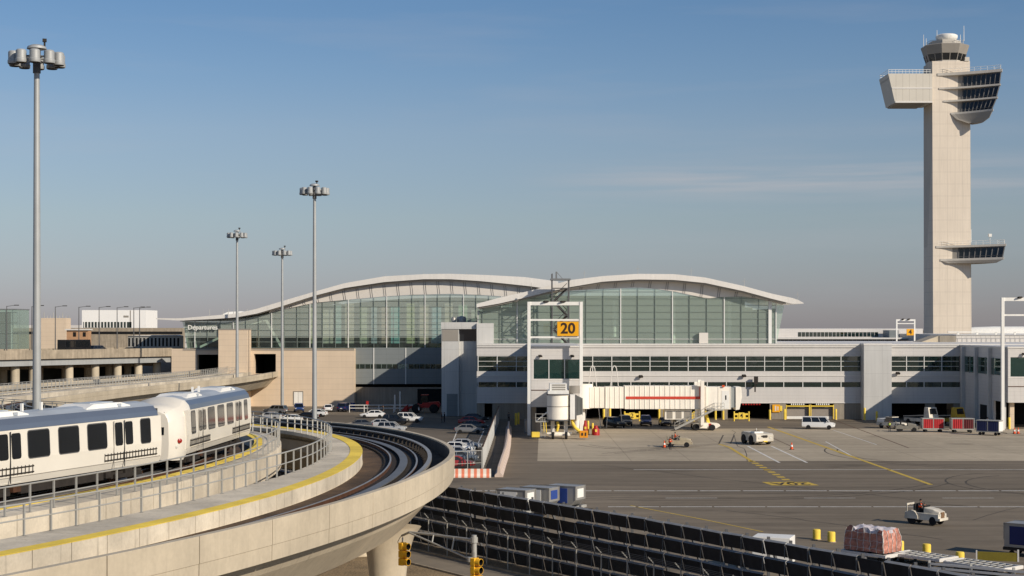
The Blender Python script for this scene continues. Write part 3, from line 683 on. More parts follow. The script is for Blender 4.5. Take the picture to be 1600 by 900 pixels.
# wall lamps
for q,py in ((1162,587),(1402,583),(1001,588)):
    l_ = MB().box((CX(q),-.5,Z(py,DC)),(.7,.5,.3),0,.3,.5).bar((CX(q)+.2,0,Z(py,DC)-.2),(CX(q)+.1,-.4,Z(py,DC)),.08,.08).build('wall_lamp', M['under'], cc)
sg = MB().bx(CX(1177),CX(1183),-1.2,-.7,Z(600,DC),Z(588,DC)).bar((CX(1180),0,Z(602,DC)),(CX(1180),-.9,Z(602,DC)),.15,.15).bx(CX(1177.5),CX(1179.5),-1.1,-.9,Z(612,DC),Z(601,DC)).build('docking_display', M['under'], cc)

# front hall behind the concourse roof
hr = thing('terminal_hall', 'arched front hall with white curved roof and large green glass wall behind the gate frame', 'terminal', (0,DH,0))
R_top = [(745,475),(780,465.5),(820,456.5),(860,446.5),(890,438),(941,431.8),(995,428.3),(1052,428.8),(1100,434),(1160,447.3),(1205,459.5),(1241,467),(1253,473.5)]
R_bot = [(745,480.5),(780,474.5),(820,465.5),(860,455.5),(890,449),(941,440.5),(995,437),(1052,437.8),(1100,442.5),(1160,455.3),(1205,467.5),(1236,475),(1253,474.6)]
R_sp  = [(745,484),(800,471),(845,460.5),(890,454),(944,451),(998,449),(1025,451),(1055,455.5),(1085,462),(1106,466.3),(1127,464),(1160,463),(1190,467.5),(1226,477)]
bandmesh('roof', R_top, R_bot, 745, 1253, DH, 60, -1.8, 36, M['fascia'], hr)
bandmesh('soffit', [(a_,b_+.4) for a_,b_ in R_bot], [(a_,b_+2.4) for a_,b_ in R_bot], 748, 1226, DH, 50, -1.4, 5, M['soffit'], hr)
sp = bandmesh('spandrel', [(a_,b_+2.4) for a_,b_ in R_bot], R_sp, 780, 1224, DH, 50, .3, .9, M['spandrel'], hr)
mb = MB()
for q in range(880,1180,27):
    for dx in (0,3):
        t_ = interp(R_bot,q)+2.4; b_ = interp(R_sp,q)
        if b_-t_ > 3: mb.bar((X(q+dx,DH),.26,Z(t_,DH)),(X(q+dx-2,DH),.26,Z(b_,DH)),.05,.06)
absorb(sp, mb, M['gasket'])
mb = MB(); rings = []
for k in range(51):
    q = 748+(1226-748)*k/50; qb = 748+(1214-748)*k/50; zt = Z(interp(R_sp,q)+.4,DH)
    rings.append([(X(qb,DH),.5,13.7),(X(q,DH),.5,zt)])
mb.loft(rings,caps=False,closed=False); gl = mb.build('glass_wall', M['hallglass'], hr)
mb = MB()
for k,q in enumerate(range(754,1214,27)):
    thick = k%3 == 2; w = .17 if thick else .07
    mb.bx(X(q,DH)-w/2,X(q,DH)+w/2,.28,.48,13.79,Z(interp(R_sp,q)+.3,DH),1 if thick else 0)
zz = 14.6; kk = 0
while zz < Z(452,DH):
    py = HY-(zz-H)*FPX/DH; qs = [q for q in range(748,1216,2) if interp(R_sp,q) < py]
    if qs:
        seg = []; st = qs[0]; pv = st
        for q in qs[1:]+[9999]:
            if q-pv > 2: seg.append((st,pv)); st = q
            pv = q
        for a_,b_ in seg: mb.bx(X(a_,DH),X(b_,DH),.36,.47,zz-.045,zz+.045,1 if kk == 0 else 0)
    zz += 1.28; kk += 1
mb.bx(X(1201,DH),X(1206,DH),.1,.27,13.79,Z(470,DH),1)
mb.build('mullions', [M['mull'],M['mullw']], gl)
MB().bx(X(750,DH),X(1208,DH),26,26.4,13.6,Z(478,DH),0).bx(X(800,DH),X(1195,DH),26,26.4,Z(478,DH)+.003,Z(458,DH),0).bx(X(750,DH),X(1208,DH),.7,26,13.55,13.75,1).build('interior', [M['hallin'],M['hallfloor']], hr)
mb = MB()
for q in (880,965,1060,1150): mb.tube((X(q,DH),9,13.7),(X(q,DH),9,22),.35,.35,10)
mb.build('interior_columns', M['white'], hr)
MB().bx(X(950,DH),X(998,DH),2.0,5,13.76,15.0).bx(X(998,DH),X(1024,DH),2.0,5,13.76,15.9).build('interior_counter', M['intdark'], hr)
MB().bx(X(1092,DH),X(1106,DH),-.5,.2,13.8,15.8).build('access_door', M['spandrel'], hr)
mb = MB()
for q in range(830,1250,83):
    zz = Z(interp(R_top,q),DH); mb.tube((X(q,DH),-1,zz-.1),(X(q,DH),-1,zz+1.5),.04,.03,5); mb.bar((X(q,DH)-.5,-1,zz+1.0),(X(q,DH)+.5,-1,zz+1.0),.03,.03)
mb.build('roof_rods', M['galv'], hr)
MB().bx(X(746,DH),X(749,DH),.6,34,13.6,Z(485,DH)).bx(X(1210,DH),X(1214,DH),.6,34,13.6,Z(482,DH)).bx(X(750,DH),X(1210,DH),33.6,34,0,Z(480,DH)).build('rear_wall', M['panel'], hr)

# steel lattice mast in front of the hall glass
lm = thing('lattice_tower', 'grey steel lattice stair tower standing on the concourse roof before the arched glass', 'lattice tower', (X(875.5,297),297,13.78))
mb = MB(); hw = 1.55; ht = Z(438,297)-13.78
for sx in (-1,1):
    for sy in (-1,1): mb.bar((sx*hw,sy*hw,0),(sx*hw,sy*hw,ht+(1.2 if sx<0 else 0)),.2,.2)
mb.build('corner_posts', M['gasket'], lm)
lev = [0,2.6,5.2,7.8,10.2]
mb = MB()
for z in lev:
    for sx in (-1,1): mb.bar((sx*hw,-hw,z+.1),(sx*hw,hw,z+.1),.12,.12); mb.bar((-hw,sx*hw,z+.1),(hw,sx*hw,z+.1),.12,.12)
for k,(a_,b_) in enumerate(zip(lev[:-1],lev[1:])):
    s_ = 1 if k%2 else -1
    mb.bar((-hw*s_,-hw,a_),(hw*s_,-hw,b_),.10,.10); mb.bar((-hw*s_,hw,a_),(hw*s_,hw,b_),.1,.1)
    mb.bar((hw,-hw*s_,a_),(hw,hw*s_,b_),.1,.1); mb.bar((-hw,-hw*s_,a_),(-hw,hw*s_,b_),.1,.1)
mb.build('bracing', M['gasket'], lm)
mb = MB()
for k,(a_,b_) in enumerate(zip(lev[:-1],lev[1:])):
    s_ = 1 if k%2 else -1
    for yy in (-.5,.5): mb.bar((-1.2*s_,yy,a_+.1),(1.2*s_,yy,b_),.1,.4); mb.bar((-1.2*s_,yy,a_+1.1),(1.2*s_,yy,b_+1.0),.08,.1)
    for t in range(8): f = (t+.5)/8; mb.box((-1.0*s_+2.0*s_*f,0,a_+.1+(b_-a_)*f),(.28,1.0,.05))
mb.build('stair', M['under'], lm)
MB().bx(-hw-.3,hw+.3,-hw-.3,hw+.3,ht,ht+.3).bx(-.9,-.6,-.2,.2,ht+.3,ht+1.6).bar((-.75,0,ht+1.6),(.4,0,ht+.3),.1,.1).build('top_platform', M['grey'], lm)

# grey stair tower between the halls
st = thing('stair_tower', 'tall pale metal clad stair tower between the two glass halls', 'building', (0,303,0))
MB().bx(X(690,303),X(717,303),0,16,0,Z(514,303)).bx(X(717,303)+.003,X(745,303),1.2,16,0,Z(514,303)).build('wall', M['panel2'], st)
MB().bx(X(690,303)-.1,X(745,303)+.1,-.15,16.1,Z(514,303)+.003,Z(503.5,303)).build('parapet', M['panel2'], st)
w_ = MB().bx(X(718,303),X(744,303),1.12,1.197,Z(533,303),Z(515,303)).build('window', M['towerglass'], st)
MB().bx(X(691,303),X(716,303),-.05,-.003,Z(533,303),Z(515,303)).build('louvre', M['soffit'], st)
MB().bx(X(698,303),X(715,303),-.06,-.003,.02,4.2).build('door', M['greyclad'], st)
MB().lathe([(.0,0),(.9,0),(1.0,.6),(.8,1.1),(0.0,1.25)],(X(719,303),7,Z(503.5,303)),14).build('roof_fan', M['alu'], st, smooth=True)
MB().lathe([(.0,0),(.45,0),(.5,.7),(.3,1.0),(0,1.05)],(X(707,303),6,Z(503.5,303)),12).build('roof_vent', M['alu'], st, smooth=True)
MB().bx(X(745,303),X(745,303)+3.2,-1,9,0,Z(505,303)).build('link_block', M['panel2'], st)
# ------------------------------------------------------------------ gate wings and sign frames
def gate_wing(label, x0, x1, y0, y1, zb, zt, wz0, wz1, full_left=False):
    g = thing('gate_lounge', label, 'gate lounge', (0,y0,0))
    d = y1-y0-.02
    MB().bx(x0,x1,0,d,wz1,zt).bx(x0,x1,0,d,zb,wz0).bx(x0,x0+.35,.0,d,wz0+.002,wz1-.002).bx(x1-.35,x1,.0,d,wz0+.002,wz1-.002).build('wall', M['panel'], g)
    n = 3; w = (x1-x0-.7)/n
    for k in range(n):
        a = x0+.35+k*w
        p = MB().bx(a+.06,a+w-.06,.12,.18,wz0,wz1).build('window', M['gateglass'], g)
        MB().bx(a-.05,a+.06,.02,.3,wz0+.003,wz1-.003).bx(a+w-.06,a+w+.05,.023,.3,wz0+.003,wz1-.003).build('frame', M['mullw'], p)
    MB().bx(x0+.36,x1-.36,6,6.2,wz0,wz1,2).bx(x0+.36,x0+.36+(x1-x0)*.3,4,4.2,wz0,wz1,0).bx(x0+.36,x1-.36,.3,6,wz0-.05,wz0-.005,1).build('interior', [M['intdark'],M['hallfloor'],M['gatewall']], g)
    MB().bx(x0-.1,x1+.1,-.12,d,zt+.003,zt+.25).bx(x0,x1,-.06,-.003,wz0-.25,wz0-.1).build('coping', M['fascia'], g)
    MB().bx(x0,x1,-.05,-.003,zb+2.6,zb+2.72).build('red_line', M['rust'], g)
    for q in (.18,.8): MB().box((x0+(x1-x0)*q,-.35,wz1+.55),(.5,.5,.2),0,.4,.4).build('wall_lamp', M['under'], g)
    return g, d
g20, d20 = gate_wing('white gate lounge with green windows projecting under the 20 frame', 3.0, 11.1, 252, 293, 4.3, 13.7, 8.75, 11.8)
for q in (3.5,10.4):
    for yy in (2,14,27): MB().bx(q-.3,q+.3,yy,yy+.6,0,4.295).build('column', M['wallconc'], g20)
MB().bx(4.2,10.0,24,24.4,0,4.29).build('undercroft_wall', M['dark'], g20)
gR, dR = gate_wing('white gate lounge at the right edge with its shaded long side towards the apron', 82.0, 96.0, 264.5, 293, 4.4, 13.4, 8.7, 11.9)
MB().bx(82.0,82.4,8.0,dR,0,4.395).build('side_wall', M['panel'], gR)
for k in range(5):
    a = 3+k*4.7; w_ = MB().bx(81.93,81.997,a,a+4.3,8.8,11.6).build('window', M['gateglass'], gR)
    MB().bx(81.85,81.925,a-.1,a+.1,8.7,11.7).bx(81.87,81.925,a+.1,a+4.3,10.1,10.2).build('frame', M['mull'], w_)
for a in (1.0,9.0,17.0,25.0): MB().bx(81.4,81.99,a,a+.7,0,13.3).build('column', M['panel2'], gR)
MB().bx(81.9,81.996,11,15.5,0.02,3.4).build('door', M['dark'], gR)
for q in (83.0,95.0): MB().bx(q-.35,q+.35,1,1.7,0,4.395).build('column', M['stone'], gR)
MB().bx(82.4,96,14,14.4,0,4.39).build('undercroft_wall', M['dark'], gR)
def sign_frame(label, x0, x1, y, ztop, bars, sign=None, w=.5, zbot=0.0, size=2.2):
    f = thing('sign_frame', label, 'sign frame', ((x0+x1)/2,y,zbot)); hx = (x1-x0)/2; zt = ztop-zbot
    for s in (-1,1): MB().bx(s*hx-w/2,s*hx+w/2,-w/2,w/2,0,zt).build('post', M['white'], f, bevel=.02)
    for k,z in enumerate(bars):
        h = .55 if k == 0 else .28; h *= w/.5
        MB().bx(-hx+w/2+.003,hx-w/2-.003,-.14,.14,z-zbot-h,z-zbot).build('crossbar', M['white'], f)
    for q in (-.35,.3): MB().box((hx*q,-.35,zt+.02),(.8*w/.5,.4,.22),0,.5,-.3).build('floodlight', M['under'], f)
    if sign:
        t, sx0, sx1, z0, z1 = sign
        b = MB().bx(sx0-(x0+x1)/2,sx1-(x0+x1)/2,-.42,-.2,z0-zbot,z1-zbot).build('number_board', M['amber'], f, bevel=.02)
        tt = text(t, size, b, ((sx0+sx1)/2-(x0+x1)/2,-.43,(z0+z1)/2-zbot), (math.radians(90),0,0), M['ink'], 'number_lettering', ext=.008, bold=.03)
    return f
sign_frame('tall white steel frame carrying the yellow board 20', 2.65, 10.8, 250, 20.85, (20.85,18.15,15.45), ('20',X(870.5,250),X(904,250),15.5,17.75), size=2.3)
sign_frame('tall white steel frame without number board at the right edge', X(1566.5,262), X(1566.5,262)+8.4, 262, Z(465,262), (Z(465,262),Z(491,262)))
sign_frame('small distant white frame carrying the yellow board 4 beside the control tower', X(1401,345), X(1429,345), 345, Z(499,345), (Z(499,345),Z(505,345)), ('4',X(1416,345),X(1427,345),Z(524,345),Z(514,345)), w=.3, zbot=13.79, size=1.4)

# ------------------------------------------------------------------ control tower
DT = 440.0
U = lambda px: (px-800)/FPX*DT
ZT = lambda py: Z(py,DT)
ct = thing('control_tower', 'tall pale control tower with cantilevered cabins and glazed octagonal top', 'control tower', (0,DT,0))
ZR = ZT(95.5)
mb = MB(); mb.loft([[(U(1458.5),0,0),(U(1518.5),0,0),(U(1518.5)-.3,9.4,0),(U(1458.5)-.2,9.4,0)],[(U(1456.5),0,ZR),(U(1515.5),0,ZR),(U(1515.5),9.2,ZR),(U(1456.5),9.2,ZR)]]); mb.build('shaft', M['towerconc'], ct)
# left cabin: windowless, raked end
zt_, zb_ = ZT(115.2), ZT(160.5)
def lring(y): return [(U(1456.3),y,zb_),(U(1398),y,zb_),(U(1387.3),y,zt_),(U(1456.3),y,zt_)]
mb = MB(); mb.loft([lring(-.35),lring(10.6)]); lc = mb.build('windowless_cabin', M['podpanel'], ct)
MB().bx(U(1393),U(1456.2),-.45,-.353,ZT(139),ZT(137)).bx(U(1398.5),U(1456.2),-.45,-.353,zb_-.05,zb_+.4).build('trim', M['fascia'], lc)
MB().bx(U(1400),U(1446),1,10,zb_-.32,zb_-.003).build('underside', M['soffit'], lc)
mb = MB()
for z in (.55,1.1):
    for a,b in (((U(1388),-.2),(U(1454),-.2)),((U(1388),10.4),(U(1454),10.4)),((U(1388),-.2),(U(1388),10.4))): mb.bar((*a,zt_+z),(*b,zt_+z),.09,.09)
for k in range(13): mb.bar((U(1388)+k*.95,-.2,zt_),(U(1388)+k*.95,-.2,zt_+1.1),.07,.07)
mb.build('roof_railing', M['white'], lc)
# right cabins: fan shaped decks that swell towards the apron
def deck_ring(xl, xr, z, inset=0.0):
    """plan outline: starts on the shaft face, sweeps out in a curve to the far corner, back to the shaft's rear"""
    x0 = U(xl); x1 = xr; pts = []
    n = 10
    for k in range(n+1):
        t = k/n; xx = x0+(x1-x0)*t; yy = -0.2-6.0*t**1.5+inset
        pts.append((xx, yy, z+.25*t))
    pts += [(x1+.5-inset*.5,-4.8+inset,z+.25),(x1+.2-inset,-1,z+.25),(x1-1.2-inset,5,z+.2),(x1-4,9.0,z+.1),(U(1515.5),9.0,z)]
    pts += [(U(1515.5),.02,z),(x0+.3,.02,z)]
    return pts
def near(px): return (px-800)/FPX*(DT-6.2)
def cabin(name, decks, fanl):
    c = None
    for k,(xl,xr,z0,z1) in enumerate(decks):
        mb = MB(); mb.loft([deck_ring(xl,xr-.06,z0),deck_ring(xl,xr,z1)])
        d = mb.build(name if c is None else 'deck', M['slab'], ct if c is None else c)
        if c is None: c = d
        if k < len(decks)-1:      # raked glazing between this deck and the one below
            nz1 = decks[k+1][3]; xr2 = decks[k+1][1]
            a = deck_ring(fanl,xr-.25,z0-.003,.35); b = deck_ring(fanl,xr2-.25,nz1+.003,.35)
            # left return is solid wall, front is glass bay by bay
            m = 11
            for q in range(0,m):
                pa0,pa1,pb0,pb1 = Vector(a[q]),Vector(a[q+1]),Vector(b[q]),Vector(b[q+1])
                if q < 2:
                    mbw = MB(); mbw.add([pb0,pb1,pa1,pa0,pb0+Vector((0,.2,0)),pb1+Vector((0,.2,0)),pa1+Vector((0,.2,0)),pa0+Vector((0,.2,0))],[(0,1,2,3),(7,6,5,4),(0,3,7,4),(1,5,6,2)]); mbw.build('cabin_wall', M['soffit'], c); continue
                mbw = MB(); o = Vector((0,.12,0)); mbw.add([pb0,pb1,pa1,pa0,pb0+o,pb1+o,pa1+o,pa0+o],[(0,1,2,3),(7,6,5,4),(0,3,7,4),(1,5,6,2)])
                w = mbw.build('window', M['towerglass'], c)
                MB().bar(pb0,pa0,.26,.26).bar(pb0+Vector((0,-.03,.55)),pb1+Vector((0,-.03,.55)),.1,.12).bar(pb0.lerp(pa0,.98),pb1.lerp(pa1,.98),.12,.5).build('frame', M['gasket'], w)
            mbw = MB(); mbw.loft([b[11:]+b[:1],a[11:]+a[:1]],caps=False,closed=False); mbw.build('cabin_wall', M['soffit'], c)
    return c
D3 = [(1464.4,near(1566),ZT(118)-.1,ZT(114.3)),(1466.7,near(1563.6),ZT(139.8),ZT(137)),(1473.7,near(1559),ZT(159.6),ZT(157)),(1485.4,near(1552),ZT(179),ZT(176))]
rc = cabin('glazed_cabin', D3, 1492)
b_ = deck_ring(1486,near(1551)-.1,ZT(179)-.003); tip = [(U(1523)+(p[0]-U(1523))*.35,-3+(p[1]+3)*.35,ZT(194)) for p in b_]
midr = [(U(1523)+(p[0]-U(1523))*.8,-3+(p[1]+3)*.8,ZT(187)) for p in b_]
MB().loft([b_,midr,tip]).build('bowl', M['soffit'], rc)
def deck_rail(par, xl, xr, z):
    mb = MB(); r = deck_ring(xl,xr-.3,z,.3)[:13]
    for h in (.5,1.1): mb.path([Vector(p)+Vector((0,0,h)) for p in r],.05,5)
    for p in r: mb.tube(p,Vector(p)+Vector((0,0,1.1)),.04,.04,5)
    mb.build('roof_railing', M['white'], par)
deck_rail(rc,1464.4,near(1566),ZT(114.3))
D1 = [(1462.3,near(1572),ZT(387.4),ZT(384)),(1469,near(1568.5),ZT(408),ZT(404.5))]
lc2 = cabin('glazed_cabin', D1, 1482)
b_ = deck_ring(1471,near(1567)-.1,ZT(408)-.003); MB().loft([b_,[(U(1515)+(p[0]-U(1515))*.8,-2+(p[1]+2)*.8,ZT(411.5)) for p in b_]]).build('bowl', M['soffit'], lc2)
deck_rail(lc2,1462.3,near(1572),ZT(384))
MB().tube((U(1519),1,ZT(378)),(U(1519),1,ZT(358)),.08,.05,6).tube((U(1540),-4,ZT(380)),(U(1540),-4,ZT(370)),.08,.08,6).box((U(1540),-4,ZT(369)),(.8,.8,.8)).build('aerial', M['white'], lc2)
# octagonal cab
cx, cy = U(1484), 5.0
def octr(r, z, ph=22.5): return [(cx+r*math.cos(math.radians(ph+45*k)),cy+r*math.sin(math.radians(ph+45*k)),z) for k in range(8)]
zc0, zc1, zc2, zc3 = ZR+.02, ZT(82.5), ZT(68.8), ZT(60.5)
r0, r1, r2 = 5.1, 5.75, 6.6
MB().loft([octr(r0-.6,ZR-2.4),octr(r0,zc0)]).build('cab_base', M['soffit'], ct)
for k in range(8):
    for h_ in range(2):
        a = [Vector(octr(r0,zc0+.35)[k]),Vector(octr(r0,zc0+.35)[(k+1)%8])]; b = [Vector(octr(r1,zc1)[k]),Vector(octr(r1,zc1)[(k+1)%8])]
        p0,p1 = a[0].lerp(a[1],h_/2),a[0].lerp(a[1],(h_+1)/2); q0_,q1_ = b[0].lerp(b[1],h_/2),b[0].lerp(b[1],(h_+1)/2)
        cvec = Vector((cx,cy,p0.z)); i_ = (cvec-(p0+p1)/2); i_.z = 0; i_ = i_.normalized()*.1
        w = MB().add([p0,p1,q1_,q0_,p0+i_,p1+i_,q1_+i_,q0_+i_],[(0,1,2,3),(7,6,5,4),(0,4,5,1),(2,6,7,3),(0,3,7,4),(1,5,6,2)]).build('cab_window', M['towerglass'], ct)
        MB().bar(p0-i_*.3,q0_-i_*.3,.2,.2).build('frame', M['soffit'], w)
MB().loft([octr(r0+.15,zc0),octr(r0+.2,zc0+.34)]).build('cab_sill', M['slab'], ct)
cabmat = grid(mat('cab_panels', S(172,166,150), .5, var=.06, scale=.3), None, 1.5, 'Z', 40, .1, .8)
MB().loft([octr(r1+.05,zc1+.003),octr(r2,zc2),octr(r2-.3,zc2+.25)]).build('cab_eaves', M['soffit'], ct)
MB().loft([octr(4.3,zc2+.253),octr(4.3,zc3)]).build('upper_gallery', M['slab'], ct)
mb = MB(); r = octr(5.0,zc2+.3)
for h in (.6,1.2): mb.path([Vector(p)+Vector((0,0,h)) for p in r+r[:1]],.05,5)
for p in r: mb.tube(p,Vector(p)+Vector((0,0,1.2)),.05,.05,5)
mb.build('gallery_railing', M['galv'], ct)
MB().lathe([(0,0),(2.2,0),(2.7,.5),(3.0,1.2),(2.95,1.7),(2.4,2.0),(0,2.1)],(cx+.5,cy,zc3+.003),24).build('radome', M['white'], ct, smooth=True)
mb = MB()
for px,py0,py1 in ((1449,68,50),(1453,66,56),(1507,67,50),(1512.5,57,36),(1470,50,43)): mb.tube((U(px),cy-1,ZT(py0+3)),(U(px),cy-1,ZT(py1)),.1,.06,6)
mb.build('aerials', M['white'], ct)
MB().box((U(1512),1.0,ZR+.6),(1.2,1.2,1.2)).bx(U(1507),U(1514),-.2,.1,ZR,ZR+.3).build('roof_unit', M['slab'], ct)

# ------------------------------------------------------------------ far buildings
def simple_building(name, label, x0,x1,y0,y1,z1, m, cat='building'):
    b = thing(name, label, cat, ((x0+x1)/2,y0,0)); hx = (x1-x0)/2
    MB().bx(-hx,hx,0,y1-y0,0,z1).build('wall', M[m] if isinstance(m,str) else m, b)
    return b, hx
b, hx = simple_building('far_concourse', 'low white far concourse with dark window strips left of the control tower', X(1150,380),X(1442,380),380,430,Z(513.5,380),'panel')
for q in range(1247,1368,6):
    MB().bx(X(q,380)-X(1296,380),X(q+5,380)-X(1296,380),-.06,-.003,Z(526,380),Z(519,380)).build('window', M['dglass'], b)
MB().bx(-hx,hx*.94,-8,-.01,Z(530,372),Z(527.5,372)).build('canopy', M['fascia'], b)
MB().bx(-hx,hx,-.3,0-.003,Z(538,380),Z(531,380)).build('lower_glazing', M['intdark'], b)
mb = MB()
for k in range(46): mb.bx(-hx+k*.95,-hx+k*.95+.12,-.42,-.303,Z(538,380),Z(531,380))
mb.build('glazing_posts', M['fascia'], b)  # row of upright posts standing before the lower glazing
MB().bx(X(1378,380)-X(1296,380),X(1392,380)-X(1296,380),-7.5,-1,Z(527.4,372),Z(516,372)).build('rooftop_plant', M['greyclad'], b)
b, hx = simple_building('rooftop_plantroom', 'small concrete plant room with ramp roof at the foot of the control tower', X(1468,330),X(1493,330),330,338,Z(524.5,330),'wallconc')
MB().prism([(-hx-4.2,13.6),(-hx-.01,13.6),(-hx-.01,Z(524.5,330))],'y',0.2,7.5).build('ramp_roof', M['conc'], b)
b, hx = simple_building('low_white_block', 'low white roof block behind the concourse right of the control tower', X(1493.5,332),X(1720,332),332,380,Z(523.5,332),'panel')
MB().bx(-hx,hx,-.2,48,Z(523.5,332)+.003,Z(522.8,332)).build('coping', M['fascia'], b)
mb = MB()
for k in range(30): mb.tube((-hx+k*1.0,-.6,13.7),(-hx+k*1.0,-.6,15.0),.04,.04,5)
mb.bar((-hx,-.6,15.0),(hx,-.6,15.0),.06,.06); mb.build('roof_railing', M['galv'], b)
mb = MB().bx(-hx,hx,6,6.5,Z(519.5,338),Z(518,338))
for k in range(8): mb.bx(-hx+2+k*4,-hx+2.4+k*4,6.1,6.4,Z(523,338),Z(519.5,338))
mb.build('guard_beam', M['white'], b)
# parked aircraft beyond, only its upper fuselage and green fin tip rise over the roofs
ac = thing('aircraft', 'parked white airliner with dark green tail seen over the concourse roof', 'aircraft', (X(1590,520),520,0), math.radians(0))
prof = [(-26,.4,4.5),(-22,1.2,4.6),(-14,2.2,4.4),(-8,2.6,4.2),(14,2.6,4.2),(20,2.2,4.0),(24,1.2,3.6),(26,.2,3.4)]
dzf = 10.2
MB().loft([[(xx,r*math.cos(2*math.pi*k/16),zc+dzf+r*math.sin(2*math.pi*k/16)) for k in range(16)] for xx,r,zc in prof]).build('fuselage', M['white'], ac, smooth=True)
fin = MB(); fin.prism([(-25,14.5),(-16.5,14.5),(-17.6,16.3),(-23.8,16.3)],'y',-.25,.25); fin.build('tail_fin', paint('fin_green',(12,120,98)), ac)
for s in (-1,1): MB().prism([(-4,0),(5,0),(-3,s*17),(-5.5,s*17)],'z',12.4,12.9).build('wing', M['white'], ac)
for xx,yy in ((-2,3),(-2,-3),(20,0)): MB().tube((xx,yy,0),(xx,yy,12),.5,.5,8).build('landing_gear', M['grey'], ac)
# left distance
b, hx = simple_building('white_building', 'large plain white building on the left horizon', X(128,620),X(228,620),620,640,Z(484.5,620),mat('bright_white_wall', S(244,242,236), .6, var=.03, scale=.1))
MB().bx(-hx+.5,hx*.55,-.05,-.003,Z(512,620),Z(503,620)).build('lower_glazing', M['dglass'], b)
mb = MB()
for k in range(14): mb.bx(-hx+.8+k*1.25,-hx+1.2+k*1.25,-.2,-.053,Z(512,620),Z(503,620))
mb.build('glazing_posts', M['white'], b)  # upright white posts before the lower glazing
MB().bx(hx*.3,hx*.46,-.06,-.003,Z(496,620),Z(493,620)).build('vent', M['soffit'], b)
MB().bx(hx*.5,hx*.53,-.05,-.003,Z(512,620),Z(485,620)).build('seam', M['soffit'], b)
b, hx = simple_building('tan_block', 'square tan masonry block left of the white building', X(64,455),X(103,455),455,460,Z(497,455),'stone')
mb = MB()
for k in range(9): mb.tube((-hx+k*hx/4,3,Z(497,455)),(-hx+k*hx/4,3,Z(497-(4 if k%3 else 9),455)),.12,.1,5)
mb.build('roof_masts', M['galv'], b)
b, hx = simple_building('brick_kiosk', 'small orange brick building behind the parked bus on the viaduct', X(104,430),X(138,430),430,433,Z(516,430),mat('orange_brick',S(184,144,108),.85,var=.12,scale=.8))
MB().bx(-hx-.3,hx+.3,-.5,3.3,Z(516,430)+.003,Z(514,430)).build('roof', M['fascia'], b)
for q in (-.4,.5): MB().bx(hx*q,hx*q+.8,-.05,-.003,Z(526,430),Z(519,430)).build('window', M['dark'], b)
gt = thing('glass_stair_tower', 'green glass lift tower at the far left edge', 'building', (X(10,370),370,0))
hx = X(27,370)-X(10,370)
w_ = MB().bx(-hx-4,hx,0,9,0,Z(484,370)).build('glass_wall', M['hallglass'], gt)
mb = MB()
for k in range(9): mb.bx(-hx-4,hx+.06,-.08,-.003,1+k*2.4,1.12+k*2.4)
for k in range(7): mb.bx(-hx-4+k*1.6,-hx-3.9+k*1.6,-.1,-.081,0,Z(484,370))
mb.build('mullions', M['mull'], w_)
MB().bx(-hx-4.1,hx+.1,-.15,9.1,Z(484,370)+.003,Z(482.5,370)).build('roof', M['grey'], gt)
MB().bx(-hx-1,-hx+2,2,5,0,Z(488,370)).build('lift_shaft', M['intdark'], gt)
b, hx = simple_building('far_garage', 'long low concrete garage deck on the left horizon', X(20,540),X(285,540),540,570,Z(512.5,540),'conc_dark')
MB().bx(-hx,hx,-.1,-.003,Z(522,540),Z(518,540)).build('dark_openings', M['dark'], b)
b, hx = simple_building('far_terminal', 'pale flat far terminal roof peeping over the garage deck', X(-60,760),X(125,760),760,800,Z(508,760),'panel')
b, hx = simple_building('shelter', 'grey ribbed shelter on the viaduct beside the departures hall', X(200,362),X(281,362),362,366,Z(525,362),'galv')
for k in range(14): MB().bx(-hx+k*.85+.1,-hx+k*.85+.5,-.06,-.003,Z(541,362),Z(528,362)).build('opening', M['dark'], b)
MB().prism([(-hx,Z(525,362)+.01),(hx,Z(525,362)+.01),(hx-1,Z(523,362)),(-hx+2,Z(524,362))],'y',-.3,4.2).build('roof', M['fascia'], b)

# departures road on its viaduct
va = thing('road_viaduct', 'elevated departures road on round columns with pale steel girders at the left', 'viaduct', (0,0,0))
v0 = Vector((X(-60,300),300,0)); v1 = Vector((X(288,350),350,0)); vd = (v1-v0).normalized(); vn = Vector((-vd.y,vd.x,0)); zd = 12.35
Lv = (v1-v0).length
def vx(t,o,z): p = v0+vd*t+vn*o; return Vector((p.x,p.y,z))
def vbox(t0,t1,o0,o1,z0,z1): 
    mb = MB(); mb.add([vx(t0,o0,z0),vx(t1,o0,z0),vx(t1,o1,z0),vx(t0,o1,z0),vx(t0,o0,z1),vx(t1,o0,z1),vx(t1,o1,z1),vx(t0,o1,z1)],[(0,3,2,1),(4,5,6,7),(0,1,5,4),(1,2,6,5),(2,3,7,6),(3,0,4,7)]); return mb
vbox(0,Lv,.02,14,zd-1.9,zd-1.1).build('deck', M['conc_dark'], va)
vbox(0,Lv,-.35,0,zd-1.8,zd).build('parapet', M['conc_dark'], va); vbox(0,Lv,14,14.35,zd-1.8,zd).build('parapet', M['conc_dark'], va)
for o in (.3,4.8,8.8,12.8): vbox(0,Lv,o,o+.4,zd-3.1,zd-1.903).build('girder', M['mast'] if o < 1 else M['conc_dark'], va)
for px in (22,50,107,147,182,215,243):
    # where the line of columns meets that sight line
    t = min(range(0,int(Lv*4)), key=lambda k: abs(800+vx(k/4,2.5,0).x/vx(k/4,2.5,0).y*FPX-px))/4
    c = vx(t,2.2,0); MB().tube(c,(c.x,c.y,zd-3.11),.85,.85,16).build('column', M['conc'], va, smooth=True)
    vbox(t-.6,t+.6,3.2,13.5,zd-3.9,zd-3.103).build('crosshead', M['conc_dark'], va)
    c = vx(t,11.0,0); MB().tube(c,(c.x,c.y,zd-3.9),.8,.8,14).build('column', M['conc'], va, smooth=True)
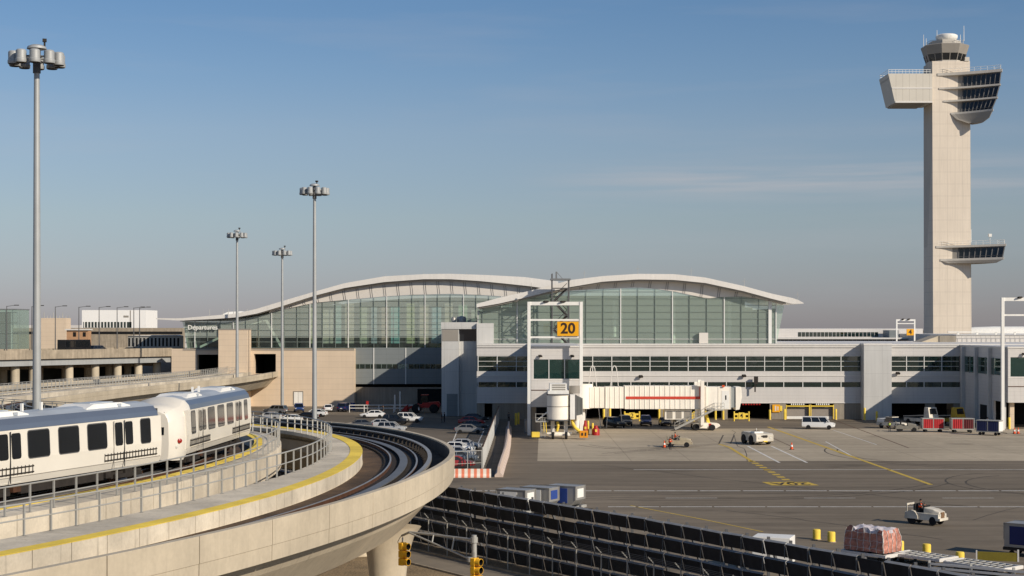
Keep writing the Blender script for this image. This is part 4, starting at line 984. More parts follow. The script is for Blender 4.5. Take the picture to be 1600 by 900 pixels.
vbox(0,Lv,14.4,15,0,zd-1.2).build('dark_backing_wall', M['intdark'], va)  # dark-toned wall added as a backdrop for the shade behind the columns
# street lamps along it
ords = ['leftmost','second','third','fourth','fifth','sixth','seventh','eighth']
lampx = [(10,478),(50,482),(87,483),(123,485),(155,487),(183,489),(209,490),(232,491)]
sl = None
for k,(px,py) in enumerate(lampx):
    t = min(range(-80,int(Lv*4)), key=lambda q: abs(800+vx(q/4,13.2,0).x/vx(q/4,13.2,0).y*FPX-px))/4
    p = vx(t,13.2,zd-1.09); lab = 'dark street lamp with one arm on the viaduct, %s of eight from the left edge' % ('first' if k == 0 else ords[k])
    if sl is None:
        sl = thing('street_lamp', lab, 'street lamp', p, 0, 'street lamps along the viaduct'); hh = Z(py,p.y)-p.z
        MB().tube((0,0,0),(0,0,hh),.13,.08,8).build('pole', M['gasket'], sl); MB().tube((0,0,hh-.1),(1.7,0,hh+.15),.06,.05,6).build('arm', M['gasket'], sl)
        MB().box((2.0,0,hh+.15),(.9,.35,.16)).build('lamp_head', M['under'], sl)
    else: dup(sl, p, 0, lab)
# light masts with rings of floodlights
def light_mast(label, px, py_top, D, rz=0.0):
    p = V(px,py_top,D); t = thing('light_mast', label, 'light mast', (p.x,D,0), rz, 'high mast lights'); zt = p.z
    MB().tube((0,0,0),(0,0,zt-1.0),.36,.2,14).build('pole', M['mast'], t, smooth=True)
    MB().tube((0,0,zt-2.0),(0,0,zt-.3),.28,.28,12).build('collar', M['gasket'], t)
    mb = MB(); n = 10
    for k in range(n):
        a = 2*math.pi*k/n; b = 2*math.pi*(k+1)/n
        mb.tube((1.5*math.cos(a),1.5*math.sin(a),zt-.95),(1.5*math.cos(b),1.5*math.sin(b),zt-.95),.06,.06,6)
        if k%2 == 0: mb.tube((.2*math.cos(a),.2*math.sin(a),zt-.95),(1.5*math.cos(a),1.5*math.sin(a),zt-.95),.05,.05,6)
    mb.build('ring', M['gasket'], t)
    MB().lathe([(0,-.22),(.72,-.22),(.66,-.05),(.4,.08),(0,.14)],(0,0,zt),18).build('dome', M['mast'], t, smooth=True)
    for k in range(n):
        a = 2*math.pi*(k+.35)/n
        c = (1.68*math.cos(a),1.68*math.sin(a),zt-1.45)
        f = MB().lathe([(.0,0),(.40,0),(.42,.06),(.42,.26),(.38,.3),(.38,.86),(.3,.95),(0,.98)],c,14).build('floodlight', M['mast'], t, smooth=True)
        MB().lathe([(0,-.03),(.36,-.03),(.36,-.004),(0,-.004)],c,14).build('lens', M['under'], f)
    MB().tube((.55,0,zt),(.55,0,zt+.35),.07,.07,8).box((.55,0,zt+.45),(.3,.3,.22)).build('obstruction_light', M['under'], t)
    return t
light_mast('tall steel light mast nearest the camera, rising behind the front train car', 57.5, 72, 118, .3)
light_mast('steel light mast standing beside the car park, second tallest in view', 491.5, 288, 222, 1.1)
light_mast('slim steel light mast rising behind the rear train car', 370.5, 360, 318, .8)
light_mast('small far light mast before the tan stone wall', 441, 388, 330, .5)
# ------------------------------------------------------------------ the two train cars
def train_car(label):
    L = 17.6; K = 17.6/15.2; t = thing('train_car', label, 'train car', (0,0,0), 0, 'coupled train cars')
    def xs(q): return L-q
    half = [(-1.42,.85),(-1.55,1.2),(-1.60,2.0),(-1.53,3.42)]
    bandh = [(-1.52,3.43),(-1.44,3.68),(-1.2,3.95)]
    rooft = [(-1.195,3.955),(-.6,4.13),(0,4.19)]
    def ring(x,k=1.0,dz=0.0,pts=half,top=True):
        r = [(x,y*k,z) for y,z in pts]; return r+[(x,-y*k,z) for y,z in reversed(pts)]
    mb = MB(); mb.loft([ring(0),ring(L)]); body = mb.build('body', M['train'], t)
    mb = MB()
    for s in (-1,1):
        rr = [[(x,y*s,z) for y,z in bandh]+[(x,(y+.1)*s,z-.02) for y,z in reversed(bandh)] for x in (.95,L-.25)]
        mb.loft(rr)
    mb.build('roof_band', M['band'], t)
    mb = MB(); mb.loft([[(x,y,z) for y,z in rooft]+[(x,-y,z) for y,z in reversed(rooft[:-1])]+[(x,1.1,3.5),(x,-1.1,3.5)] for x in (.95,L-.12)]); mb.build('roof', M['trainroof'], t)
    # rounded nose with its white hood, and the flat gangway end
    sec = half+bandh+rooft; full = sec+[(-y,z) for y,z in reversed(sec[:-1])]
    rings = []
    for x,k,zk,zo in ((1.0,1.012,1.008,0),(.5,1.0,1.005,0),(0,.97,.995,0),(-.6,.88,.97,.04),(-1.05,.72,.92,.12),(-1.3,.55,.84,.25)):
        rings.append([(x,y*k,.85-(.28 if x<.4 else 0)+(z-.85)*zk+zo*.3+(0 if z>1 else 0)) for y,z in full])
    mb = MB(); mb.loft(rings); mb.build('nose', M['train'], t, smooth=True)
    MB().loft([[(-1.34,-.6,2.1),(-1.34,.6,2.1),(-1.22,.62,3.4),(-1.22,-.62,3.4)],[(-1.2,-.6,2.1),(-1.2,.6,2.1),(-1.0,.62,3.4),(-1.0,-.62,3.4)]]).build('windscreen', M['tglass'], t)
    for s in (-1,1):
        h_ = MB().lathe([(0,0),(.14,0),(.14,.06),(0,.09)],(0,0,0),12).build('headlight', M['redlamp'] if s<0 else M['lamp'], t, loc=(-.74,-1.30*s*-1 if s>0 else -1.36,1.72)); h_.rotation_euler = (math.radians(90)*(1 if s<0 else -1),0,math.radians(-55)*(1 if s<0 else -1))
        h2 = MB().lathe([(0,0),(.10,0),(.10,.05),(0,.07)],(0,0,0),10).build('headlight', M['lamp'], t, loc=(-.9,1.22*s,1.4)); h2.rotation_euler = (math.radians(90)*(-s),0,math.radians(55)*s)
    for s in (-1,1):
        MB().bx(1.1,L-.1,*sorted((s*1.548,s*1.562)),1.18,1.21).build('skirt_seam', M['soffit'], t)
    MB().bx(L,L+.06,-1.3,1.3,1.0,3.8).build('end_plate', M['gasket'], t)
    MB().bx(L+.06,L+.5,-.75,.75,1.1,3.6).build('gangway', M['black'], t)
    def side(s,x,z):   # y of the side skin at height z
        yy = interp([(.85,1.42),(1.2,1.55),(2.0,1.60),(3.42,1.53)],z); return s*yy
    def panel(name,s,x0,x1,z0,z1,m,parent,dep=.02,rr=.12,inset=0):
        pts = []
        for cx_,cz_,a0 in ((x1-rr,z1-rr,0),(x0+rr,z1-rr,90),(x0+rr,z0+rr,180),(x1-rr,z0+rr,270)):
            for a in (0,45,90): pts.append((cx_+rr*math.cos(math.radians(a0+a)),cz_+rr*math.sin(math.radians(a0+a))))
        mb = MB(); mb.loft([[(x,side(s,x,z)-s*.03,z) for x,z in pts],[(x,side(s,x,z)+s*dep,z) for x,z in pts]]); return mb.build(name,m,parent)
    for s in (-1,1):
        for q0_,q1_ in [(a_*K,b_*K) for a_,b_ in ((1.0,1.85),(4.75,6.25),(6.95,8.45),(9.15,10.65),(13.35,14.2))]:
            f = panel('window',s,xs(q1_),xs(q0_),2.02,3.30,M['tglass'],t,.022)
            panel('frame',s,xs(q1_)-.05,xs(q0_)+.05,1.97,3.35,M['gasket'],f,.012,.16)
        for q in (3.3*K,11.9*K):
            d = panel('door',s,xs(q+1.02),xs(q-1.02),.9,3.38,M['train'],t,.010,.03)
            MB().bx(xs(q)-.03,xs(q)+.03,*sorted((side(s,0,2)+s*.002,side(s,0,2)+s*.022)),.92,3.36).build('seam', M['black'], d)
            MB().bx(xs(q+1.02)-.03,xs(q+1.02)+.02,*sorted((side(s,0,2),side(s,0,2)+s*.018)),.92,3.36).build('edge', M['soffit'], d)
            for o in (-.5,.5): panel('door_window',s,xs(q+o)-.36,xs(q+o)+.36,2.05,3.27,M['tglass'],d,.024,.12)
        for q0_,q1_ in ((.5,5.7),(11.9,16.8)):
            mb = MB(); yy = side(s,0,1.5)
            for z in (1.34,1.62): mb.bx(xs(q1_),xs(q0_),*sorted((yy+s*.012,yy+s*.05)),z-.028,z+.028)
            k = xs(q1_)
            while k < xs(q0_): mb.bx(k,k+.022,*sorted((yy+s*.012,yy+s*.045)),1.28,1.70); k += .3
            mb.build('guard_strip', M['under'], t)
    # roof equipment
    for x0,x1 in ((2.4,6.2),(11.2,15.4)):
        mb = MB(); mb.loft([[(x0,-.95,4.0),(x0,.95,4.0),(x0,.95,4.08),(x0,-.95,4.08)],[(x0+.8,-.95,4.0),(x0+.8,.95,4.0),(x0+.8,.85,4.26),(x0+.8,-.85,4.26)],[(x1-.8,-.95,4.0),(x1-.8,.95,4.0),(x1-.8,.85,4.26),(x1-.8,-.85,4.26)],[(x1,-.95,4.0),(x1,.95,4.0),(x1,.95,4.08),(x1,-.95,4.08)]])
        r_ = mb.build('air_conditioner', M['white'], t); MB().bx(x0+1,x1-1,-.5,.5,4.262,4.31).bx(x1-1.2,x1-.9,-.97,-.9,4.05,4.2).build('vent', M['trainroof'], r_)
    for x_ in (6.6,8.2): MB().bx(x_,x_+.12,-.3,-.18,4.15,4.55).build('aerial', M['white'], t)
    # running gear
    for x_ in (2.9,L-2.9):
        MB().bx(x_-1.5,x_+1.5,-1.15,1.15,.28,.62).bx(x_-.35,x_+.35,-1.3,1.3,.25,.8).bx(x_-1.3,x_+1.3,-1.32,-1.18,.3,.5).bx(x_-1.3,x_+1.3,1.18,1.32,.3,.5).build('bogie', M['under'], t)
        for sx in (-1,1):
            for sy in (-1,1):
                MB().tube((x_+sx*.95,sy*.76,.36),(x_+sx*.95,sy*.90,.36),.35,.35,16).build('wheel', M['rust'], t)
    MB().bx(5.2,L-5.2,-1.2,1.2,.30,.86).build('underframe', M['under'], t)
    MB().bx(4.5,5.1,-1.28,1.28,.42,.86).build('equipment_box', M['rust'], t); MB().bx(L-5.1,L-4.6,-1.28,1.28,.38,.86).build('equipment_box', M['under'], t)
    return t
def place_train(o, pnear_end, heading, dist_nose):
    h = math.radians(heading); f = Vector((math.sin(h),math.cos(h),0)); left = Vector((-f.y,f.x,0))
    o.location = Vector(pnear_end)+left*1.5-f*dist_nose; o.location.z = Z_B+.325; o.rotation_euler = (0,0,math.radians(90)-h)
c2 = train_car('rear white train car with sloping white nose, silver roof band and dark windows')
place_train(c2, (-19.04,92.6,0), 2.9, -0.5)
c1 = dup(c2, (0,0,0), 0, 'front white train car cut by the left edge of the photo')
place_train(c1, (-19.45,88.45,0), 18.0, 17.6)

# ------------------------------------------------------------------ traffic lights
tl_p = V(741,840,71)
ts = thing('traffic_signal', 'steel signal pole with truss arm and two yellow traffic lights facing right', 'traffic light', (tl_p.x,71,0))
MB().tube((0,0,0),(0,0,V(741,836,71).z),.16,.11,12).build('pole', M['galv'], ts, smooth=True)
a0 = V(741,843.5,71)-Vector((tl_p.x,71,0)); a1 = V(672,835,73.5)-Vector((tl_p.x,71,0)); a2 = V(640,831.5,74.5)-Vector((tl_p.x,71,0)); a3 = V(628,837,75)-Vector((tl_p.x,71,0))
b0 = V(735,874,71)-Vector((tl_p.x,71,0)); b1 = V(640,832.5,74.3)-Vector((tl_p.x,71,0))
mb = MB(); mb.path([a0,a1,a2,a3],.055,8); mb.path([b0,b1],.045,8)
for f in (.3,.62):
    p = a0.lerp(a2,f); q = b0.lerp(b1,f); mb.tube(p,q,.035,.035,6)
mb.build('arm', M['galv'], ts)
MB().tube(a0+Vector((0,0,-.12)),a0+Vector((0,0,.12)),.16,.16,12).tube(b0+Vector((.0,0,-.1)),b0+Vector((0,0,.1)),.15,.15,12).build('clamp', M['galv'], ts)
def signal_head(loc, rz):
    h = thing('signal_head', '', 'traffic light', loc, rz); del h['category']; del h['label']; h.parent = ts
    # three stacked sections, lenses facing local +x
    b = MB()
    for k in range(3): b.box((0,0,-.19-k*.36),(.26,.34,.345))
    hb = b.build('housing', M['signal'], ts, loc, rz, bevel=.03)
    for k in range(3):
        z = -.19-k*.36; mb = MB(); n = 14
        outer = [[(.13+d,.165*math.cos(2*math.pi*j/n),z+.165*math.sin(2*math.pi*j/n)) for j in range(n)] for d in (0,.24)]
        inner = [[(.13+d,.15*math.cos(2*math.pi*j/n),z+.15*math.sin(2*math.pi*j/n)) for j in range(n)] for d in (.24,.02)]
        # open underneath: a tunnel visor
        mb.loft(outer,caps=False); mb.loft(outer[1:]+inner[:1],caps=False); mb.loft(inner,1,caps=False); mb.build('visor', [M['signal'],M['dark']], hb)
        MB().tube((.131,0,z),(.15,0,z),.149,.149,16).build('lens', mat('signal_lens_%s' % 'abc'[k], S(*((60,14,12),(70,50,10),(12,50,40))[k]), .2, var=0), hb)
    MB().tube((0,0,0),(0,0,.22),.035,.035,8).build('bracket', M['galv'], hb)
    bpy.data.objects.remove(h)
    return hb
signal_head(V(629,847,74.6)-Vector((tl_p.x,71,0)), math.radians(-38))
signal_head(V(741.5,871,70.4)-Vector((tl_p.x,71,0)), math.radians(-38))
mb = MB(); mb.path([a3,a3+Vector((-.1,.05,-.1)),a3+Vector((-.2,0,-.3)),a3+Vector((-.1,0,-.45)),a3+Vector((0.05,-.05,-.2))],.015,5); mb.build('cable', M['black'], ts)

# ------------------------------------------------------------------ jet blast fence, chain link fence
JL = [Vector((-34,165)),Vector((-7.8,126.1)),Vector((8.1,101.7)),Vector((23.6,75.6))]
bf = thing('blast_fence', 'long black louvred jet blast fence crossing the foreground', 'blast fence', (0,0,0))
def along(P, step):
    out = []; carry = 0.0
    for a,b in zip(P[:-1],P[1:]):
        L = (b-a).length; t = carry
        while t < L: out.append((a+(b-a)*(t/L), (b-a).normalized())); t += step
        carry = t-L
    return out
st_ = along(JL,1.92); rows = 5; TOPZ = 5.0; ph = .98
stm = MB()
prev = None
random.seed(11)
for i,(p,d) in enumerate(st_[:-1]):
    q = st_[i+1][0]; n = Vector((d.y,-d.x))       # towards the apron side; louvres lean over
    if n.x < 0: n = -n
    def W(pt,o,z): return (pt.x+n.x*o, pt.y+n.y*o, z)
    mb = MB(); a0_,b0_ = p+d*.05,q-d*.05
    def slab(o0,z0,o1,z1,jt,th,mi): mb.add([W(a0_,o0,z0),W(b0_,o0,z0+jt),W(b0_,o1,z1+jt),W(a0_,o1,z1),W(a0_,o0+th,z0),W(b0_,o0+th,z0+jt),W(b0_,o1+th,z1+jt),W(a0_,o1+th,z1)],[(0,1,2,3),(7,6,5,4),(0,4,5,1),(3,2,6,7),(0,3,7,4),(1,5,6,2)],mi)
    for r in range(rows):
        z0 = .10+r*ph; jt = random.uniform(-.03,.03); jo = random.uniform(-.02,.02)
        slab(.10+jo,z0,-.10+jo,z0+ph-.20,jt,.05,0)            # dark sheet leaning to the rear
        if random.random() > .16: slab(-.11+jo,z0+ph-.195,.03+jo,z0+ph-.11,jt,.05,1)    # its folded top lip, bent back towards the apron
    mb.build('louvre_panel', [M['fenceblack'],M['fencelip']], bf)
    pm = MB()
    for r in range(rows): pm.bar(W(p,-.15,.12+r*ph),W(p,-.15,.10+r*ph+ph-.2),.05,.05)
    pm.bar(W(p,.3,0),W(p,.3,TOPZ),.16,.16)
    pm.build('post', M['gasket'], bf)
    if i%2 == 0: MB().bar(W(p,.42,TOPZ-.2),W(p,2.2,0),.14,.14).build('brace', M['gasket'], bf)
cf = thing('chain_link_fence', 'chain link fence with angled barbed wire arms in front of the black blast fence', 'fence', (0,0,0))
CL = [Vector((-30,158)),Vector((-7.6,122.9)),Vector((8.0,99.0)),Vector((21.5,76.2))]
wire = bpy.data.materials.new('chain_link'); wire.use_nodes = True; nt = wire.node_tree; nt.nodes.clear()
o_ = nt.nodes.new('ShaderNodeOutputMaterial'); mx_ = nt.nodes.new('ShaderNodeMixShader'); t_ = nt.nodes.new('ShaderNodeBsdfTransparent'); d_ = nt.nodes.new('ShaderNodeBsdfDiffuse'); d_.inputs[0].default_value = (.16,.16,.15,1); mx_.inputs[0].default_value = .10
nt.links.new(t_.outputs[0],mx_.inputs[1]); nt.links.new(d_.outputs[0],mx_.inputs[2]); nt.links.new(mx_.outputs[0],o_.inputs[0])
cs = along(CL,2.75); mesh_ = MB(); rail_ = MB()
for i,(p,d) in enumerate(cs):
    n = Vector((-d.y,d.x)); 
    if n.y > 0: n = -n
    pm = MB().tube((0,0,0),(0,0,2.5),.045,.045,8).bar((0,0,2.5),(-.34,.1,2.88),.05,.05)
    pm.build('post', M['galv'], cf, (p.x,p.y,0))
    if i:
        a = cs[i-1][0]; rail_.tube((a.x,a.y,2.48),(p.x,p.y,2.48),.035,.035,6)
        for o in (.14,.27,.4): rail_.tube((a.x-o*.8,a.y+o*.24,2.5+o*.9),(p.x-o*.8,p.y+o*.24,2.5+o*.9),.012,.012,4)
        mesh_.add([(a.x,a.y,.03),(p.x,p.y,.03),(p.x,p.y,2.46),(a.x,a.y,2.46)],[(0,1,2,3)])
rail_.build('top_rail', M['gasket'], cf); mesh_.build('wire_mesh', wire, cf)
gr = thing('guard_rail', 'grey steel guard rails at the bottom right corner past the end of the black fence', 'guard rail', (0,0,0))
g0 = G(1452,893,2.0); g1 = Vector((g0.x+9,g0.y-6.5,2.0)); gd = (g1-g0).normalized()
for k in range(4):
    p = g0+gd*k*2.6; MB().bx(-.07,.07,-.07,.07,0,2.7).build('post', M['galv'], gr, (p.x,p.y,0))
for z in (1.5,1.75,2.0,2.25,2.5): MB().bar(g0+Vector((0,-.12,z-2)),g1+Vector((0,-.12,z-2)),.06,.14).build('rail', M['fascia'], gr)

# ------------------------------------------------------------------ vehicle builders
PAINTS = {}
def P_(c):
    if c not in PAINTS:
        rgb = {'white':(226,226,222),'silver':(168,170,172),'grey':(112,113,114),'dark grey':(62,64,68),'black':(24,24,27),'red':(158,24,26),'dark blue':(30,42,84),'blue':(40,66,120),'beige':(176,164,140),'blue grey':(96,108,120),'green':(52,70,62)}[c]
        PAINTS[c] = paint(c.replace(' ','_')+'_car_paint', rgb)
    return PAINTS[c]
def wheels(t, xs_, yw, r, w=.22, tm='black'):
    for x in xs_:
        for s in (-1,1):
            wh = MB().lathe([(r*.55,-w/2),(r*.92,-w/2),(r,-w*.35),(r,w*.35),(r*.92,w/2),(r*.55,w/2)],(0,0,0),18).build('wheel', M[tm], t, smooth=True)
            wh.location = (x,s*yw,r); wh.rotation_euler = (math.radians(90),0,0)
            rm = MB().lathe([(0,-w*.42),(r*.56,-w*.42),(r*.56,w*.42),(0,w*.42)],(0,0,0),12).build('rim', M['rail'], wh)
def make_car(name, label, cat, kind, colour, group=None):
    t = thing(name, label, cat, (0,0,0), 0, group); pm = P_(colour)
    if kind == 'sedan':
        L,W,Hh = 4.7,1.8,1.45; wx = (-1.4,1.42); r = .32
        st = [(-2.35,.70,.80,.46),(-2.25,.83,.95,.32),(-1.3,.89,1.0,.24),(.4,.90,.97,.2),(1.1,.89,.94,.22),(2.05,.83,.78,.28),(2.35,.66,.62,.40)]
        gh = [(-1.95,1.05,.98,.76,-1.2,.30,Hh,.60)]
    elif kind == 'suv':
        L,W,Hh = 4.7,1.9,1.75; wx = (-1.42,1.42); r = .37
        st = [(-2.35,.78,.95,.5),(-2.28,.88,1.08,.38),(-1.3,.94,1.12,.3),(.5,.94,1.1,.28),(1.15,.93,1.08,.3),(2.1,.88,.98,.36),(2.35,.72,.78,.48)]
        gh = [(-2.2,1.15,1.1,.84,-1.9,.45,Hh,.70)]
    else:
        L,W,Hh = 5.4,2.0,2.08; wx = (-1.6,1.75); r = .37
        st = [(-2.7,.90,1.2,.5),(-2.66,.97,1.25,.38),(-1.3,1.0,1.25,.3),(.9,1.0,1.25,.28),(1.5,.98,1.2,.3),(2.45,.92,1.05,.36),(2.7,.78,.85,.45)]
        gh = [(-2.62,1.75,1.24,.95,-2.55,1.15,Hh,.84)]
    rings = []
    for x,hw,zt_,zb_ in st:
        m_ = zb_+(zt_-zb_)*.6
        rings.append([(x,-hw*.88,zb_),(x,-hw,zb_+.1),(x,-hw,m_),(x,-hw*.93,zt_),(x,hw*.93,zt_),(x,hw,m_),(x,hw,zb_+.1),(x,hw*.88,zb_)])
    b = MB().loft(rings).build('body', pm, t, smooth=True)
    x0,x1,zb_,hw0,tx0,tx1,zt_,hw1 = gh[0]
    bot = [(x0,-hw0,zb_-.03),(x1,-hw0,zb_-.03),(x1,hw0,zb_-.03),(x0,hw0,zb_-.03)]; top = [(tx0,-hw1,zt_-.07),(tx1,-hw1,zt_-.07),(tx1,hw1,zt_-.07),(tx0,hw1,zt_-.07)]
    MB().loft([bot,top]).build('windows', M['carglass'], t)
    rf = MB(); rf.loft([[(p[0],p[1]*1.02,zt_-.075) for p in top],[(p[0]*.96+(tx0+tx1)/2*.04,p[1]*.9,zt_) for p in top]]); rf.build('roof', pm, t)
    pl = MB()
    for k in range(4): pl.bar(bot[k],top[k],.08,.10)
    for f in ((.5,) if kind == 'sedan' else (.36,.68)):
        for s in (0,2):
            a,b2 = (bot[0],bot[1]) if s == 0 else (bot[3],bot[2]); c,d = (top[0],top[1]) if s == 0 else (top[3],top[2])
            pl.bar(Vector(a).lerp(Vector(b2),f),Vector(c).lerp(Vector(d),f),.09,.06)
    pl.build('frame', pm, t)
    wheels(t,wx,st[3][1]-.10,r)
    zf = st[-2][2]-.14
    for s in (-1,1):
        MB().box((L/2-.16,s*st[-2][1]*.78,zf),(.2,.36,.15),0,s*-.25).build('headlight', M['lamp'], t)
        MB().box((-L/2+.06,s*st[1][1]*.80,st[1][2]-.2),(.12,.26,.2)).build('tail_light', M['redlamp'], t)
        MB().box((x1-.35,s*(st[3][1]+.08),zb_+.06),(.14,.2,.14)).build('mirror', pm, t)
    MB().box((L/2-.04,0,st[-1][3]+.10),(.14,1.1,.18)).build('grille', M['under'], t); MB().box((-L/2,0,.52),(.1,1.3,.16)).build('bumper', M['under'] if kind != 'sedan' else pm, t)
    MB().box((-L/2-.01,0,.72),(.03,.42,.13)).build('number_plate', M['white'], t)
    return t
BASE = {}
def car(kind, colour, px, py, deg, label, group='cars parked in the car park', name=None, cat=None):
    name = name or {'sedan':'parked_car','suv':'parked_suv','van':'parked_van'}[kind]; cat = cat or {'sedan':'car','suv':'suv','van':'van'}[kind]
    key = (kind,colour,name)
    if key not in BASE:
        BASE[key] = make_car(name,label,cat,kind,colour,group); t = BASE[key]
    else: t = dup(BASE[key],(0,0,0),0,label,group)
    if group is None and 'group' in t: del t['group']
    g = G(px,py); t.location = (g.x,g.y,.012); t.rotation_euler = (0,0,math.radians(deg)); return t
# car park, left cluster
car('suv','silver',507,629,-100,'silver SUV parked alone against the tan stone wall')
car('suv','blue',467,644,-80,'blue SUV seen from the front beside the second light mast')
car('sedan','white',513,643,95,'white car seen from behind between the blue SUV and the dark one')
car('suv','dark blue',538,643,80,'dark blue SUV parked at the end of the white rail')
car('suv','grey',431,647,160,'grey SUV behind the walkway railing, leftmost of the car park')
car('sedan','silver',420,656,170,'silver car half hidden behind the railing by the train')
car('sedan','black',478,656,165,'black car just behind the walkway railing left of the light mast')
car('sedan','white',492,651,170,'white car behind the black one beside the light mast')
car('sedan','white',452,660,175,'white roofed car lowest behind the railing')
car('sedan','white',582,653,180,'white sedan in side view in front of the white rail')
car('sedan','dark grey',560,669,190,'dark grey car half hidden by the shaded parapet')
car('suv','white',640,660,-5,'white SUV facing right at the right end of the middle row')
car('suv','black',618,663,-8,'black SUV between the two white SUVs')
car('suv','silver',612,676,-8,'silver SUV in front of the row, half behind the parapet')
car('sedan','silver',590,668,185,'silver car between the dark grey one and the silver SUV')
# right hand row along the slatted fence
car('sedan','grey',733,677,0,'grey sedan in full side view near the slatted fence')
car('sedan','dark grey',741,671,2,'dark grey car right behind the grey sedan')
car('sedan','red',737,664,1,'red car in the shadow behind the dark grey car')
car('sedan','black',743,659,3,'black car farthest back in the row along the slatted fence')
car('sedan','silver',727,702,-4,'silver car with sunlit nose below the gap in the row')
car('sedan','white',716,707,-3,'white car in front of the silver one with sunlit nose')
car('sedan','blue grey',719,722,0,'blue grey car behind the red one')
car('sedan','silver',716,715,-2,'silver car between the white and the blue grey one')
car('sedan','red',712,731,1,'bright red car nearest to the striped barrier')
# dark cars in the shade below the passenger bridge
for k,(kd,cl,px,py,dg,lb) in enumerate([('suv','black',960,668,-60,'black SUV leftmost under the passenger bridge, facing right'),('suv','dark grey',977,665,-85,'dark grey SUV beside the black one under the passenger bridge'),('suv','dark blue',1009,665,-92,'dark blue SUV alone in the middle under the passenger bridge'),('sedan','black',1039,665,-88,'black sedan under the white air conditioning unit'),('sedan','dark grey',1062,663,-88,'dark grey car behind the bridge stairs')]):
    car(kd,cl,px,py,dg,lb,'cars in the shade of the passenger bridge',name='service_car')
car('van','white',1279,670.5,-14,'white passenger van standing alone on the apron before the roller doors',None,'passenger_van','van')
# coach on the viaduct
bus = thing('coach', 'black coach on the departures viaduct before the orange brick kiosk', 'bus', (0,0,0))
tb = min(range(0,int(Lv*4)), key=lambda k: abs(800+vx(k/4,6,0).x/vx(k/4,6,0).y*FPX-117))/4
bus.location = vx(tb,6,zd-1.09); bus.rotation_euler = (0,0,math.atan2(vd.y,vd.x))
MB().loft([[(-3.6,-1.2,.5),(-3.6,1.2,.5),(-3.6,1.15,3.0),(-3.6,-1.15,3.0)],[(3.3,-1.2,.5),(3.3,1.2,.5),(3.2,1.15,3.0),(3.2,-1.15,3.0)],[(3.6,-1.1,.55),(3.6,1.1,.55),(3.3,1.0,2.9),(3.3,-1.0,2.9)]]).build('body', P_('black'), bus)
for k in range(3): MB().bx(-3.3+k*2.1,-1.4+k*2.1,-1.235,-1.2,1.5,2.7).build('window', M['carglass'], bus)
wheels(bus,(-2.2,2.3),1.05,.48)
t_ = car('suv','dark grey',138,543,12,'dark SUV on the viaduct right behind the black coach',None,'suv','suv'); t_.location = vx(tb+6.6,6,zd-1.09); t_.rotation_euler = (0,0,math.atan2(vd.y,vd.x))

# ------------------------------------------------------------------ tow tractors, carts, loaders
def tow_tractor(label, m, group=None):
    t = thing('tow_tractor', label, 'tow tractor', (0,0,0), 0, group)
    MB().prism([(-1.55,.35),(1.55,.35),(1.62,.5),(1.62,.85),(-1.6,.9),(-1.6,.5)],'y',-.72,.72).build('chassis', m, t, bevel=.03)
    MB().loft([[(.15,-.62,.86),(.15,.62,.86),(.15,.58,1.28),(.15,-.58,1.28)],[(1.0,-.6,.86),(1.0,.6,.86),(1.0,.54,1.18),(1.0,-.54,1.18)],[(1.6,-.56,.85),(1.6,.56,.85),(1.58,.48,1.02),(1.58,-.48,1.02)]]).build('hood', m, t, bevel=.04)
    for s in (-1,1):
        pts = [(-.62*math.cos(a)*1.05-.95,.42+.62*math.sin(a)) for a in [math.pi*k/8 for k in range(9)]]
        MB().prism(pts,'y',*sorted((s*.5,s*.8))).build('rear_fender', m, t)
        MB().box((1.63,s*.44,.78),(.06,.2,.16)).build('headlight', M['lamp'], t)
        MB().box((-1.62,s*.5,.75),(.05,.16,.12)).build('tail_light', M['redlamp'], t)
    MB().bx(1.6,1.66,-.28,.28,.5,.98).build('grille', mat('rusty_grille',S(120,92,66),.8,var=.3,scale=6) if 'rusty_grille' not in bpy.data.materials else bpy.data.materials['rusty_grille'], t)
    MB().bx(1.63,1.78,-.72,.72,.36,.56).build('bumper', m, t, bevel=.02)
    MB().bx(-.75,-.25,-.5,.5,.88,1.05).bx(-.85,-.72,-.5,.5,1.0,1.5).build('seat', M['black'], t, bevel=.03)
    MB().bar((-1.45,-.58,.9),(-1.45,-.58,1.36),.07,.07).bar((-1.45,.58,.9),(-1.45,.58,1.36),.07,.07).bx(-1.5,-1.42,-.62,.62,1.36,1.5).build('rear_frame', m, t)
    MB().box((.1,.05,1.3),(.12,1.0,.16)).build('dashboard', M['black'], t)
    sw = MB(); n = 12
    for k in range(n):
        a,b = 2*math.pi*k/n,2*math.pi*(k+1)/n; sw.tube((-.12+.06*math.cos(a)*1.5,-.2+.2*math.sin(a),1.42+.18*math.cos(a)),(-.12+.06*math.cos(b)*1.5,-.2+.2*math.sin(b),1.42+.18*math.cos(b)),.02,.02,5)
    sw.tube((-.12,-.2,1.42),(.08,-.2,1.28),.02,.02,5).build('steering_wheel', M['black'], t)
    MB().bx(-1.8,-1.58,-.12,.12,.42,.58).build('hitch', M['under'], t)
    wheels(t,(-.95,),.62,.42,.26); wheels(t,(1.05,),.62,.34,.22)
    return t
TAN = mat('tan_machine_paint', S(176,164,138), .5, var=.15, scale=1.2, grime=.15); WH = mat('worn_white_paint', S(218,210,192), .5, var=.1, scale=1.5, grime=.2); GRM = mat('grey_machine_paint', S(128,124,114), .55, var=.2, scale=1.2)
def put(o, px, py, deg, sc=1.0):
    g = G(px,py); o.location = (g.x,g.y,.012); o.rotation_euler = (0,0,math.radians(deg)); o.scale = (sc,sc,sc); return o
tug_near = put(tow_tractor('dusty white tow tractor with driver in the open foreground of the apron', WH), 1446,819,-42,.98); tug_near.scale = (.98,1.05,1.16)
tug_mid = put(tow_tractor('tan tow tractor with two workers in orange next to a cone', TAN), 1060,698.5,-8,1.12)
